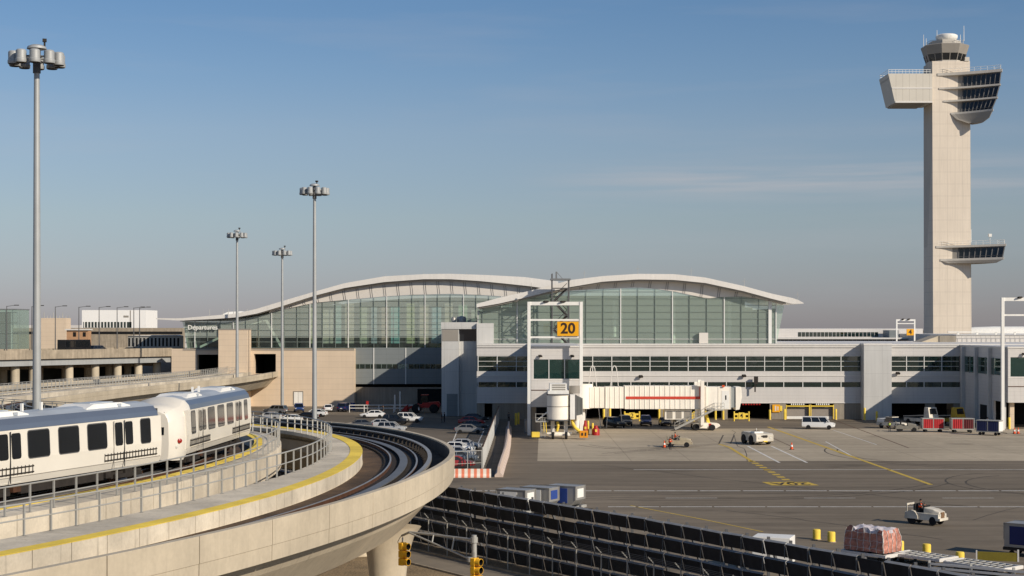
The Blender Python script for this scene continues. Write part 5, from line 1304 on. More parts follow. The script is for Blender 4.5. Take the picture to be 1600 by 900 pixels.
tug_far = put(tow_tractor('grey tow tractor coupled to the red curtained baggage carts', GRM), 1416,674.5,-8,1.12)
# pushback tractor
pt = thing('pushback_tractor', 'low white aircraft pushback tractor standing alone on the concrete apron', 'pushback tractor')
MB().prism([(-2.0,.5),(2.0,.38),(2.15,.5),(2.15,1.25),(1.9,1.45),(-1.6,1.55),(-2.05,1.45),(-2.1,.6)],'y',-1.2,1.2).build('body', WH, pt, bevel=.06)
MB().bx(.3,1.3,-1.0,.2,1.452,1.66).bar((.2,-.2,1.45),(.2,-.2,2.0),.05,.05).build('cockpit', M['white'], pt)
MB().bx(.2,.9,-.75,.0,1.5,1.7).build('seat', M['black'], pt)
for s in (-1,1):
    MB().bx(2.15,2.19,s*.75-.15,s*.75+.15,.8,1.0).build('headlight', M['lamp'], pt)
MB().bx(2.15,2.2,-.3,.3,.95,1.25).build('grille', M['under'], pt); MB().bx(2.15,2.35,-.25,.25,.42,.55).build('hitch', M['yellow'], pt)
for k in (-.5,.15): MB().bx(2.15,2.2,k,k+.2,1.05,1.2).build('lamp', M['under'], pt)
wheels(pt,(-1.3,.75),1.12,.6,.4)
put(pt,1183,694,-72,1.15)
def baggage_cart(label, curtain, endpanel=None, group='baggage carts in a row'):
    t = thing('baggage_cart', label, 'baggage cart', (0,0,0), 0, group)
    MB().bx(-1.6,1.6,-.8,.8,.45,.6).build('deck', M['galv'], t); MB().bx(-1.65,1.65,-.85,.85,2.0,2.1).build('roof', M['galv'], t)
    for x in (-1.57,0,1.57):
        for s in (-1,1): MB().bx(x-.05,x+.05,s*.78-.04,s*.78+.04,.6,2.0).build('post', M['galv'], t)
    for x0_,x1_ in ((-1.5,-.08),(.08,1.5)):
        for s in (-1,1):
            mb = MB(); n = 14; rings = []
            for k in range(n+1):
                x = x0_+(x1_-x0_)*k/n; y = s*(.80+.035*math.sin(k*2.2)); rings.append([(x,y,.62),(x,y,1.98),(x,y-s*.02,1.98),(x,y-s*.02,.62)])
            mb.loft(rings).build('curtain', curtain, t)
    for s in (-1,1): MB().bx(*sorted((s*1.6,s*1.64)),-.76,.76,.62,1.95).build('end_panel', endpanel or M['galv'], t)
    MB().bar((1.6,0,.42),(2.5,0,.35),.08,.08).build('drawbar', M['under'], t)
    wheels(t,(-1.1,1.1),.66,.22,.16); return t
RC = mat('red_curtain', S(176,40,44), .7, var=.12, scale=2); DR = mat('dark_red_curtain', S(92,26,30), .7, var=.15, scale=2); NV = mat('navy_curtain', S(34,42,84), .7, var=.15, scale=2)
put(baggage_cart('baggage cart with bright red curtains, first behind the grey tractor', RC),1457,675,-4,1.06)
bcm = put(baggage_cart('baggage cart with half dark red curtains, middle of the row', DR),1503,676,-4,1.1)
bcm.children[[c.name.startswith('curtain') for c in bcm.children].index(True)].data.materials[0] = RC
put(baggage_cart('baggage cart with navy curtains and white end panel, last of the row', NV, M['white']),1546,680,-36,1.12)
def belt_loader(label, m):
    t = thing('belt_loader', label, 'belt loader', group='belt loaders by the shaded wall')
    MB().bx(-2.6,2.6,-.9,.9,.5,.95).build('chassis', m, t, bevel=.03)
    MB().loft([[(1.3,-.85,.95),(2.5,-.85,.95),(2.5,.85,.95),(1.3,.85,.95)],[(1.35,-.75,2.5),(2.1,-.75,2.5),(2.1,.75,2.5),(1.35,.75,2.5)]]).build('cab', m, t, bevel=.04)
    MB().loft([[(2.16,-.6,1.6),(2.38,-.6,1.6),(2.38,.6,1.6),(2.16,.6,1.6)],[(2.0,-.55,2.35),(2.17,-.55,2.35),(2.17,.55,2.35),(2.0,.55,2.35)]]).build('windscreen', M['carglass'], t)
    MB().bar((-3.0,0,.95),(1.2,0,1.25),1.1,.2).build('conveyor', M['under'], t)
    for s in (-1,1): MB().bar((-3.0,s*.6,1.1),(1.2,s*.6,1.4),.06,.12).build('side_rail', M['galv'], t)
    MB().bar((-1.2,0,.9),(-.6,0,1.0),.12,.12).build('lift_ram', M['galv'], t)
    for s in (-1,1): MB().box((2.52,s*.6,.8),(.06,.25,.15)).build('headlight', M['lamp'], t)
    wheels(t,(-1.7,1.7),.8,.42,.26); return t
YM = mat('yellow_machine_paint', S(200,164,50), .5, var=.12, scale=1.2)
put(belt_loader('white belt loader behind the red curtained cart', WH),1440,664,-62,1.25); put(belt_loader('yellow belt loader behind the middle baggage cart', YM),1482,664,-62,1.25)
# white pickup style service truck
sv = thing('service_truck', 'white service truck facing right in front of the projecting white stair block', 'truck')
MB().loft([[(x,-h,.5),(x,h,.5),(x,h*.95,z),(x,-h*.95,z)] for x,h,z in ((-2.6,.95,1.05),(.2,1.0,1.1),(1.0,1.0,1.1),(2.3,.92,1.0),(2.6,.8,.85))]).build('body', WH, sv)
MB().loft([[(-.9,-.9,1.06),(1.2,-.9,1.06),(1.2,.9,1.06),(-.9,.9,1.06)],[(-.7,-.75,1.85),(.6,-.75,1.85),(.6,.75,1.85),(-.7,.75,1.85)]]).build('windows', M['carglass'], sv)
MB().bx(-.8,.7,-.8,.8,1.853,1.95).build('roof', WH, sv)
MB().bx(-2.55,-1.0,-.85,.85,1.06,1.6).build('load_box', M['white'], sv)
for s in (-1,1): MB().box((2.5,s*.65,.8),(.15,.3,.18)).build('headlight', M['lamp'], sv)
MB().box((0,0,2.0),(.5,.9,.12)).build('light_bar', M['under'], sv)
wheels(sv,(-1.6,1.7),.85,.42); put(sv,1394,669.5,-55,1.0)
# red loader in the shade of the undercroft
rl = thing('wheel_loader', 'big red wheel loader parked in the shade under the grey clad hall', 'wheel loader')
MB().prism([(-3.0,1.0),(.2,1.0),(.2,1.9),(-2.8,2.1),(-3.1,1.7)],'y',-1.1,1.1).build('engine_body', M['red'], rl, bevel=.05)
MB().bx(.1,1.6,-.95,.95,1.0,1.6).build('front_frame', M['red'], rl)
MB().loft([[(-.9,-.8,1.95),(.6,-.8,1.95),(.6,.8,1.95),(-.9,.8,1.95)],[(-.8,-.75,3.3),(.3,-.75,3.3),(.3,.75,3.3),(-.8,.75,3.3)]]).build('cab_glass', M['carglass'], rl); MB().bx(-.9,.45,-.85,.85,3.3,3.42).build('cab_roof', M['red'], rl)
MB().bar((.9,-.6,1.6),(3.0,-.6,.8),.25,.35).bar((.9,.6,1.6),(3.0,.6,.8),.25,.35).build('arm', M['red'], rl)
MB().prism([(2.9,.3),(4.1,.25),(3.6,1.0),(3.0,1.5)],'y',-1.4,1.4).build('bucket', M['red'], rl)
wheels(rl,(-2.0,1.3),1.1,.85,.55); put(rl,662,645,178,1.05)

# ------------------------------------------------------------------ foreground cargo
def container(label, dims, faces, chamfer=True):
    """air freight container: chamfered lower edge on one side"""
    l,w,h = dims; t = thing('cargo_container', label, 'cargo container')
    prof = [(-l/2,.0),(l/2-.45,0),(l/2,.5),(l/2,h),(-l/2,h)] if chamfer else [(-l/2,0),(l/2,0),(l/2,h),(-l/2,h)]
    MB().prism(prof,'y',-w/2,w/2).build('shell', faces[0], t, bevel=.02)
    mb = MB()
    for x in (-l/2,l/2):
        for y in (-w/2,w/2): mb.bx(x-.04,x+.04,y-.04,y+.04,.5,h+.02)
    for y in (-w/2,w/2): mb.bx(-l/2,l/2,y-.04,y+.04,h-.05,h+.03).bx(-l/2,l/2-.45,y-.04,y+.04,.0,.08)
    mb.build('edge_frame', M['alu'], t)
    MB().bx(-l*.36,l*.36 if not chamfer else l*.22,-w/2-.035,-w/2-.003,.2,h-.2).build('front_curtain', faces[1], t)
    if len(faces) > 2: MB().bx(l/2+.003,l/2+.03,-w*.32,w*.32,.7,h-.25).build('side_sheet', faces[2], t)
    return t
def dolly(label, l, w, m=None, rollers=True):
    t = thing('cargo_dolly', label, 'cargo dolly', group='flat roller dollies on the apron'); m = m or M['galv']; z = .62
    for s in (-1,1): MB().bx(-l/2,l/2,*sorted((s*w/2,s*(w/2-.12))),z-.2,z).build('side_beam', m, t)
    for s in (-1,1): MB().bx(*sorted((s*l/2,s*(l/2-.14))),-w/2+.121,w/2-.121,z-.22,z+.03).build('end_beam', m, t)
    MB().bx(-l/2+.15,l/2-.15,-w/2+.125,w/2-.125,z-.18,z-.12).build('deck_pan', M['under'], t)
    if rollers:
        n = int(l/.52)
        for k in range(n):
            x = -l/2+.28+k*(l-.56)/(n-1); MB().tube((x,-w/2+.13,z-.04),(x,w/2-.13,z-.04),.045,.045,8).build('roller', M['galv'], t)
        MB().bx(-l/2+.15,l/2-.15,-.04,.04,z-.115,z-.01).build('centre_beam', m, t)
    MB().bar((l/2,0,.4),(l/2+1.2,0,.35),.08,.08).build('drawbar', M['under'], t)
    wheels(t,(-l*.32,l*.32),w*.36,.2,.14); return t
SILV = mat('container_aluminium', S(176,174,168), .45, metal=.5, var=.12, scale=.8); BLUE = mat('container_blue', S(46,72,142), .6, var=.12, scale=1.2); NAVY = mat('container_navy', S(30,40,92), .6, var=.12, scale=1.2)
def putz(o, px, D, z, deg):
    o.location = (X(px,D),D,z); o.rotation_euler = (0,0,math.radians(deg)); return o
for px,D,lab,f,dg in ((806,143.5,'silver cargo container with white curtain, leftmost of the three behind the black fence',(SILV,M['white'],M['white']),-30),(843,145.5,'silver cargo container with white and blue sides, middle of the three behind the fence',(SILV,M['white'],BLUE),-30),(884,147,'cargo container with blue curtain and sunlit white side, rightmost of the three behind the fence',(SILV,BLUE,M['white']),-30)):
    d_ = dolly('low dolly under the %s container behind the black fence' % {806:'leftmost',843:'middle',884:'rightmost'}[px], 3.3, 2.0, None, False); putz(d_,px,D,.012,dg)
    putz(container(lab,(3.0,1.9,1.75),f),px,D,.68,dg)
putz(dolly('roller dolly carrying the net wrapped cargo pallet',4.0,2.4,M['fascia']),1364,116.5,.012,-50)
putz(dolly('empty roller dolly next to the wrapped pallet, middle one of the line',4.2,2.3,M['fascia']),1444,114.8,.012,-50)
putz(dolly('empty roller dolly nearest the guard rail with yellow end board',4.8,2.4,M['fascia']),1536,110.6,.012,-50)
yp = thing('end_board', 'olive yellow board standing upright on the last roller dolly', 'board', (X(1563,113),113.2,.40), math.radians(-18)); MB().bx(-1.5,1.2,-.04,.04,0,.62).build('panel', mat('olive_board', S(122,110,34), .7, var=.15, scale=1.5), yp); MB().bx(1.21,1.32,-.06,.06,0,.85).bx(-1.6,-1.51,-.06,.06,0,.7).build('post', M['fascia'], yp)
d_ = dolly('dark dolly under the blue container at the right edge',3.2,2.0,M['under'],False); putz(d_,1608,118.5,.012,-40)
putz(container('navy blue cargo container cut by the right edge',(3.0,2.0,1.75),(SILV,NAVY)),1608,118.5,.68,-40)
# net wrapped pallet
pc = thing('cargo_pallet', 'pale pink cargo load wrapped in plastic and net on a roller dolly', 'cargo pallet', (X(1364,116.5),116.6,.70), math.radians(-50))
wrap = mat('wrapped_cargo', S(200,136,116), .45, var=.5, scale=2.6, fine=.4, bump=.6, bscale=4)
random.seed(8); nx,ny,nz = 12,8,6; vmap = {}; bmv = MB(); 
def pv(i,j,k):
    x = -1.75+3.5*i/nx; y = -1.05+2.1*j/ny; z = 1.62*k/nz
    b = 1-.10*(k/nz)**3; j_ = lambda: random.uniform(-.05,.05)
    return Vector((x*b+j_(),y*b+j_(),max(0,z+j_()*(1.6 if k==nz else 1)+(.12*math.sin(i*1.3)*math.cos(j) if k==nz else 0))))
def pid(i,j,k):
    if (i,j,k) not in vmap: vmap[(i,j,k)] = len(vmap); pvs.append(pv(i,j,k))
    return vmap[(i,j,k)]
pvs = []; pfs = []
for k in range(nz):
    for i in range(nx):
        for j in (0,ny): pfs.append([pid(i,j,k),pid(i+1,j,k),pid(i+1,j,k+1),pid(i,j,k+1)])
    for j in range(ny):
        for i in (0,nx): pfs.append([pid(i,j,k),pid(i,j+1,k),pid(i,j+1,k+1),pid(i,j,k+1)])
for i in range(nx):
    for j in range(ny): pfs.append([pid(i,j,nz),pid(i+1,j,nz),pid(i+1,j+1,nz),pid(i,j+1,nz)])
MB().add(pvs,pfs).build('wrapped_load', wrap, pc)
cap = MB(); cap.add([Vector(p)+Vector((0,0,.02)) for p in pvs],[f for f in pfs if all(pvs[q].z > 1.35 for q in f)]); cap.build('plastic_top', mat('plastic_sheet', S(200,192,194), .25, var=.3, scale=3, bump=.5, bscale=5), pc)
net = MB()
for k in range(1,nz,2):
    for i in range(nx): net.tube(pvs[vmap[(i,0,k)]]+Vector((0,-.03,0)),pvs[vmap[(i+1,0,k)]]+Vector((0,-.03,0)),.012,.012,4)
for i in range(0,nx+1,2):
    for k in range(nz): net.tube(pvs[vmap[(i,0,k)]]+Vector((0,-.03,0)),pvs[vmap[(i,0,k+1)]]+Vector((0,-.03,0)),.02,.02,4)
for j in range(0,ny+1,2):
    for k in range(nz): net.tube(pvs[vmap[(nx,j,k)]]+Vector((.03,0,0)),pvs[vmap[(nx,j,k+1)]]+Vector((.03,0,0)),.02,.02,4)
net.build('net', M['fascia'], pc)
bt = thing('box_trailer', 'white box trailer whose flat roof shows above the black fence', 'trailer', (X(1212,111),112,.0), math.radians(-20))
MB().bx(-1.3,1.35,-1.0,1.0,.5,2.35).build('box', M['white'], bt, bevel=.03); MB().bx(-1.3,1.35,-.95,.95,.4,.497).build('chassis', M['under'], bt); wheels(bt,(-.6,.6),.85,.32)
def bollard(px,py,label):
    b = thing('bollard', label, 'bollard', tuple(G(px,py)), 0, 'yellow bollards in the foreground'); r = .31
    MB().lathe([(0,0),(r,0),(r,.74),(r*.85,.82),(0,.84)],(0,0,0),18).build('post', M['yellow'], b, smooth=True); MB().lathe([(0,-.0),(r+.06,0),(r+.06,.06),(0,.06)],(0,0,0),18).build('base_ring', M['conc_dark'], b); return b
b1 = bollard(1276,843,'yellow bollard first from the left in the foreground row')
for px,py,lb in ((1299,847,'yellow bollard second from the left, close to the first'),(1406,862,'yellow bollard just behind the wrapped pallet'),(1448,867,'yellow bollard with a knob behind the empty roller dolly'),(1500,880,'yellow bollard nearest the camera before the yellow board')): dup(b1,tuple(G(px,py)),0.3,lb)
def cone(px,py,label,m):
    c = thing('traffic_cone', label, 'traffic cone', tuple(G(px,py)), 0, 'traffic cones'); MB().bx(-.28,.28,-.28,.28,0,.06).build('base', M['black'], c)
    MB().lathe([(0,.06),(.22,.06),(.05,1.0),(0,1.0)],(0,0,0),14).build('cone', m, c, smooth=True); MB().lathe([(.155,.42),(.168,.42),(.118,.66),(.105,.66)],(0,0,0),14).build('reflective_band', M['white'], c); return c
c0 = cone(1038,699.5,'orange cone beside the tan tow tractor',M['orange'])
for px,py,lb in ((1237,702.5,'orange cone alone on the apron right of the pushback tractor'),(1585,678,'left of the two cones behind the navy baggage cart'),(1591,678,'right of the two cones behind the navy baggage cart')): dup(c0,tuple(G(px,py)),0.2,lb)
# ------------------------------------------------------------------ passenger bridges
BW = mat('bridge_white', S(248,241,226), .45, var=.06, scale=.5, streak=.06)
jb = thing('passenger_bridge', 'long white passenger bridge with red stripe running sideways along the concourse', 'passenger bridge', (0,262.5,0))
xa = lambda q: X(q,262.5); za = lambda q: Z(q,262.5)
def ribbed(name, x0, x1, hw, z0, z1, rib, parent):
    o = MB().bx(x0,x1,-hw,hw,z0,z1).build(name, BW, parent, bevel=.03); mb = MB(); n = max(1,round((x1-x0)/rib))
    for k in range(n+1):
        x = x0+(x1-x0)*k/n; x = min(max(x,x0+.05),x1-.05); mb.bx(x-.05,x+.05,-hw-.07,-hw-.003,z0+.05,z1-.05); mb.bx(x-.05,x+.05,-hw,hw,z1+.003,z1+.06)
    mb.build('ribs', BW, o); return o
ribbed('tunnel', xa(905), xa(945), 1.35, za(637), za(604.5), .85, jb)
ribbed('tunnel', xa(945)+.02, xa(975), 1.45, za(637.5), za(604), .85, jb)
tn = ribbed('tunnel', xa(975)+.02, xa(1101), 1.55, za(638.5), za(602.5), .84, jb)
MB().bx(xa(977),xa(1096),-1.64,-1.625,za(623),za(618.8)).bx(xa(1091),xa(1096),-1.64,-1.625,za(618.7),za(604)).build('red_stripe', mat('stripe_red', S(206,74,54), .5, var=.1, scale=2), tn)
hd = ribbed('cab', xa(1101)+.02, xa(1140), 1.6, za(639), za(604), 1.7, jb)
MB().bx(xa(1140)+.02,xa(1147),-1.5,1.5,za(636),za(605)).build('bellows', mat('bellows_grey', S(150,154,152), .7, var=.1), jb)
MB().prism([(xa(1147)+.02,za(640)),(xa(1156)-.3,za(639)),(xa(1157),za(620)),(xa(1156),za(604)),(xa(1147)+.02,za(604))],'y',-1.7,1.7).build('cab_hood', BW, jb, bevel=.04)
MB().bx(xa(1126),xa(1137),-1.64,-1.603,za(638),za(610)).build('door', M['white'], hd); MB().bx(xa(1131),xa(1133),-1.66,-1.643,za(624),za(617)).build('door_window', M['carglass'], hd)
MB().tube((xa(905)+.4,0,za(638)),(xa(905)+.4,0,za(600)),1.8,1.8,20).build('rotunda', BW, jb, smooth=True)
MB().tube((xa(905)+.4,0,0),(xa(905)+.4,0,za(638)-.003),.6,.6,14).build('rotunda_column', M['fascia'], jb, smooth=True)
for s in (-1,1):
    MB().bx(xa(1095)-.28,xa(1095)+.28,*sorted((s*1.85,s*2.35)),.9,za(594)).build('lift_column', BW, jb, bevel=.02)
    MB().bx(xa(1089.5)-.25,xa(1089.5)+.25,*sorted((s*1.9,s*2.3)),za(602.5),za(597)).build('column_cap', BW, jb)
MB().bx(xa(1095)-.3,xa(1095)+.3,-1.849,1.849,za(641),za(638.6)-.003).bx(xa(1095)-.25,xa(1095)+.25,-1.849,1.849,.8,1.2).build('cross_beam', BW, jb)
MB().prism([(xa(1083),.35),(xa(1118),.35),(xa(1124),.75),(xa(1122),1.1),(xa(1104),1.25),(xa(1083),1.0)],'y',-1.3,1.3).build('bogie', BW, jb, bevel=.04)
MB().bx(xa(1106),xa(1110),-1.34,-1.303,.4,1.15).build('warning_panel', M['red'], jb)
MB().bar((xa(1107),-1.0,1.2),(xa(1101),-1.0,za(640)),.3,.3).bar((xa(1107),1.0,1.2),(xa(1101),1.0,za(640)),.3,.3).build('hydraulic_ram', M['yellow'], jb)
wheels(jb,(xa(1086),),1.45,.55,.4); wheels(jb,(xa(1111),),1.45,.5,.35)
MB().bx(xa(1038),xa(1080),-.9,1.0,za(655),za(639.5)).build('air_conditioner', BW, jb, bevel=.03)
for q in (1041,1055,1068): MB().bx(xa(q),xa(q+9),-.94,-.903,za(653.5),za(642)).build('louvre', M['soffit'], jb)
sp0 = Vector((xa(1113),-2.3,za(638.5))); sp1 = Vector((xa(1052),-2.3,.3)); stt = MB()
for o in (-.45,.45): stt.bar(sp0+Vector((0,o,0)),sp1+Vector((0,o,0)),.06,.28)
for k in range(18): p = sp1.lerp(sp0,(k+.5)/18); stt.box(p,(.3,.84,.05))
s_ = stt.build('service_stair', M['galv'], jb)
hr_ = MB()
for o in (-.5,.5):
    hr_.tube(sp0+Vector((0,o,1.0)),sp1+Vector((0,o,1.0)),.03,.03,6); hr_.tube(sp0+Vector((0,o,.5)),sp1+Vector((0,o,.5)),.025,.025,6)
    for k in range(9): p = sp1.lerp(sp0,k/8)+Vector((0,o,0)); hr_.tube(p,p+Vector((0,0,1)),.025,.025,6)
hr_.build('handrail', M['galv'], s_)
ld = MB().bx(xa(1112),xa(1128),-2.8,-1.7,za(639)-.12,za(639)).build('landing', M['galv'], jb)
lr = MB()
for z in (.55,1.1): lr.path([(xa(1112),-2.78,za(639)+z),(xa(1128),-2.78,za(639)+z),(xa(1128),-1.75,za(639)+z)],.03,6)
for q in (1112,1117,1122.5,1128): lr.tube((xa(q),-2.78,za(639)),(xa(q),-2.78,za(639)+1.1),.03,.03,6)
lr.build('handrail', M['galv'], ld)
MB().box((xa(1128),-1.75,za(604)+.15),(.4,.3,.3)).build('warning_lamp', M['orange'], jb)

j2 = thing('passenger_bridge', 'short white passenger bridge end with round cab pointing at the camera before the 20 frame', 'passenger bridge', (X(874,242),242,0))
zb = lambda q: Z(q,240); xb = lambda q: X(q,240)-X(874,242)
MB().bx(-1.5,2.1,1.0,10.0,3.5,6.9).build('tunnel', BW, j2, bevel=.03)
cabm = MB(); n = 24
for z0,z1 in ((zb(656),zb(636)),(zb(636)+.02,zb(618))): cabm.tube((-.15,0,z0),(-.15,0,z1),1.72,1.72,28)
cb = cabm.build('cab', BW, j2, smooth=True)
MB().tube((-.15,0,zb(618)+.003),(-.15,0,zb(616.5)),1.8,1.8,28).tube((-.15,0,zb(658)),(-.15,0,zb(656)-.003),1.8,1.8,28).build('cab_rim', M['gasket'], cb)
MB().tube((-.15,0,zb(636.4)),(-.15,0,zb(636.4)+.12),1.735,1.735,28).build('cab_seam', M['soffit'], cb)
MB().bx(1.58,2.3,-1.3,1.4,zb(656),zb(617)).build('side_panel', M['white'], j2, bevel=.03)
MB().bx(2.303,2.55,-1.2,1.3,zb(655),zb(618)).build('track_post', M['gasket'], j2)
bm_ = MB(); 
for k in range(5): bm_.bx(2.56+k*.2,2.70+k*.2,-1.1+.06*k,1.2,zb(654)+.1*k,zb(619)-.1*k)
bm_.build('bellows', mat('bellows_dark', S(120,122,118), .7, var=.15), j2)
MB().loft([[(2.55,-1.3,zb(657)),(3.5,-1.3,zb(652)),(3.5,1.3,zb(652)),(2.55,1.3,zb(657))],[(2.55,-1.3,zb(650)),(3.4,-1.3,zb(648)),(3.4,1.3,zb(648)),(2.55,1.3,zb(650))]]).build('buffer', BW, j2)
MB().bx(-1.75,1.4,-.8,4,zb(616.4),zb(611)).bx(-1.5,1.1,-.6,3.4,zb(611)+.003,zb(600)).build('roof_unit', M['white'], j2, bevel=.03)
for z in (603,606.5,610): MB().bx(-1.1,.9,-.66,-.603,zb(z),zb(z-1.8)).build('louvre', M['soffit'], j2)
MB().tube((2.3,1.0,zb(616)),(2.3,1.0,zb(604)),.85,.85,18).build('roof_drum', M['soffit'], j2, smooth=True)
for s in (-1,1): MB().bx(s*1.0-.28,s*1.0+.28,.1,.7,.9,3.3).build('lift_leg', M['fascia'], j2)
MB().bx(-1.9,1.9,-.3,1.2,.75,1.0).bx(-1.6,1.6,-.9,.5,.55,.75).build('bogie_beam', BW, j2)
wheels(j2,(-.85+0,),.55,.55,.4); 
for o in j2.children:
    if o.name.startswith('wheel'): o.rotation_euler = (math.radians(90),0,math.radians(90))
for s in (-1,1):
    for o in [c for c in j2.children if c.name.startswith('wheel')][:2]: pass
ws = [c for c in j2.children if c.name.startswith('wheel')]
for o,xx in zip(ws,(-1.0,1.0)): o.location = (xx,-.9,.55)
hz = MB(); hz.path([(1.9,-.5,3.1),(2.0,-.7,2.3),(2.4,-.9,1.7),(2.9,-1.0,1.3),(3.2,-1.1,.9)],.24,10); hz.build('cable_hose', M['yellow'], j2)
MB().path([(-.3,-.7,2.6),(-.2,-.9,1.9),(-.4,-.8,1.2)],.2,10).build('cable_hose', M['yellow'], j2)
MB().bx(3.0,4.25,-1.5,-.7,.25,1.3).build('power_box', mat('power_box_orange', S(226,148,30), .5, var=.15, scale=3), j2, bevel=.03)
MB().box((3.4,-1.53,.8),(.25,.05,.4)).box((3.9,-1.53,.8),(.2,.05,.5)).build('grille', M['under'], j2)  # two flat dark panels on the front of the power box
MB().tube((2.6,.5,3.0),(2.6,.5,1.2),.5,.35,12).build('fender_roll', M['white'], j2, smooth=True)
lad = MB()
for s in (-.3,.3): lad.bar((-2.5+s,-1.0,.3),(-2.5+s,-.6,3.2),.07,.07)
for k in range(9): lad.bar((-2.8,-.95+.04*k,.5+k*.3),(-2.2,-.95+.04*k,.5+k*.3),.05,.05)
lad.build('ladder', M['galv'], j2)
pf_ = MB().bx(-3.6,-1.7,-.7,1.2,2.55,2.7)
for z in (3.2,3.8): pf_.path([(-3.6,1.2,z),(-3.6,-.7,z),(-1.7,-.7,z)],.04,6)
for x_,y_ in ((-3.6,1.2),(-3.6,-.7),(-2.6,-.7),(-1.7,-.7)): pf_.tube((x_,y_,2.7),(x_,y_,3.8),.04,.04,6)
pf_.build('platform', M['galv'], j2)
MB().bar((-3.6,.3,2.6),(-1.6,.3,4.2),.9,.12).build('stair_cover', M['fascia'], j2)
for x_ in (-2.3,-1.95): MB().bar((x_,-.8,1.0),(x_-.1,-.8,2.5),.12,.12).build('rail_post', M['yellow'], j2)
MB().bx(-4.2,-3.0,-1.2,-.4,.3,1.1).build('cable_box', M['yellow'], j2, bevel=.05)

# ------------------------------------------------------------------ small apron objects
def guard_post(px, D, h, label, m='yellow', r=.2):
    t = thing('guard_post', label, 'guard post', (X(px,D),D,0), 0, 'yellow posts guarding the ground floor bays'); MB().lathe([(0,0),(r,0),(r,h),(r*.7,h+.08),(0,h+.1)],(0,0,0),12).build('post', M[m], t, smooth=True); MB().lathe([(0,0),(r+.1,0),(r+.1,.08),(0,.08)],(0,0,0),12).build('base', M['conc_dark'], t); return t
gp0 = None
nm = ['right of the round bridge cab','left of the first dark SUV','at the pier behind the dark blue SUV','behind the air conditioning unit of the bridge','left of the bridge stairs','right of the bridge lift column','at the bay right of the bridge','left of the twin roller doors','right of the twin roller doors','at the corner of the projecting stair block','near the white service truck','behind the yellow belt loader','under the edge of the right gate lounge','in the dark passage left of the 20 frame','beside it in the dark passage left of the 20 frame']
for (px,D,h),lb in zip([(943.5,291,2.0),(953,291,2.3),(1030,291,2.3),(1038,291,2.2),(1118,291,2.3),(1130,291,2.3),(1203,291,1.8),(1226,291,1.9),(1306,291,1.9),(1351,289,2.2),(1370,289,1.6),(1502,283,1.6),(1577,264,1.9),(806,275,2.0),(810,277,2.0)],nm):
    lab = 'yellow guard post '+lb
    if gp0 is None: gp0 = guard_post(px,D,1.9,lab)
    else:
        o = dup(gp0,(X(px,D),D,0),.1,lab); o.scale = (1,1,h/1.9)
def barrier(px0,px1,D,digit,label):
    t = thing('yellow_barrier', label, 'barrier', ((X(px0,D)+X(px1,D))/2,D,0), 0, 'numbered yellow bay barriers'); hw = (X(px1,D)-X(px0,D))/2
    for x in (-hw,hw): MB().tube((x,0,0),(x,0,1.75),.14,.14,10).build('post', M['yellow'], t, smooth=True)
    for z in (.55,1.25): MB().bx(-hw+.1,hw-.1,-.06,.06,z-.16,z+.16).build('rail', M['yellow'], t)
    for s in (-1,1): MB().bx(s*hw*.45-.14,s*hw*.45+.14,-.045,.045,.712,1.088).build('spacer', M['yellow'], t)
    b = MB().bx(-.5,.5,-.10,-.063,.35,1.55).build('number_plate', M['yellow'], t); text(digit,1.15,b,(0,-.105,.95),(math.radians(90),0,0),M['ink'],'number_lettering',ext=.004); return t
barrier(976,999,287,'2','yellow barrier with number 2 behind the dark SUVs'); barrier(1147,1170,287,'4','yellow barrier with number 4 under the bridge head')
barrier(1073,1084,287,'3','narrow yellow barrier behind the bridge air conditioner')
ws_ = thing('wall_sign', 'yellow square sign on the concrete pier left of the roller doors', 'sign', (X(1214,292.6),292.9,0)); MB().bx(-.8,.6,-.08,0,Z(644,293),Z(632,293)).build('board', M['amber'], ws_); MB().bx(.62,1.0,-.1,0,Z(642,293),Z(634,293)).build('lamp_box', M['yellow'], ws_); MB().bx(-.35,-.1,-.1,-.083,Z(642,293),Z(634,293)).bx(.1,.3,-.1,-.083,Z(641,293),Z(635,293)).build('symbol', M['fascia'], ws_)
def hose_frame(px,D,label):
    t = thing('hose_frame', label, 'hose frame', (X(px,D),D,0), 0, 'white pipe arches behind the bridge'); zt = Z(571,D); w = 1.35
    MB().path([(-w,0,0),(-.35,0,zt-.5),(-.12,0,zt-.08),(.12,0,zt-.08),(.35,0,zt-.5),(w,0,0)],.07,8).build('pipe', M['fascia'], t); return t
h0 = hose_frame(926,268,'white pipe arch left of two above the bridge tunnel'); dup(h0,(X(960,268),268,0),0,'white pipe arch right of two above the bridge tunnel')
for px,py,m,lb in ((888,0,0,0),):
    pass
for k,(px,D,m,h,w,lb) in enumerate([(914.5,250,'red',2.3,.38,'tall red post right of the round bridge cab'),(931,250,'red',1.5,.6,'red hydrant drum with yellow valve right of the round bridge cab')]):
    t = thing('fuel_hydrant', lb, 'hydrant', (X(px,D),D,0)); MB().lathe([(0,0),(w,0),(w*.95,h*.6),(w*.55,h*.8),(w*.5,h),(0,h)],(0,0,0),14).build('drum', M['red'], t, smooth=True); MB().box((0,-w*.9,h*.5),(.3,.14,.4)).build('valve', M['yellow'], t)
for px,D,h,lb in ((919,251,2.1,'yellow pole between the red post and the red drum'),(926,252,1.7,'short yellow pole beside the red drum')):
    dup(gp0,(X(px,D),D,0),0,lb,'yellow posts guarding the ground floor bays').scale = (.8,.8,h/1.9)
ub = thing('utility_box', 'grey utility cabinet behind the white bridge cab', 'cabinet', (X(829,255),255,0)); MB().bx(-1.0,1.6,-.6,.6,0,2.2).build('cabinet', M['grey'], ub); MB().bx(-.9,1.5,-.64,-.603,.2,2.0).build('door', M['soffit'], ub)

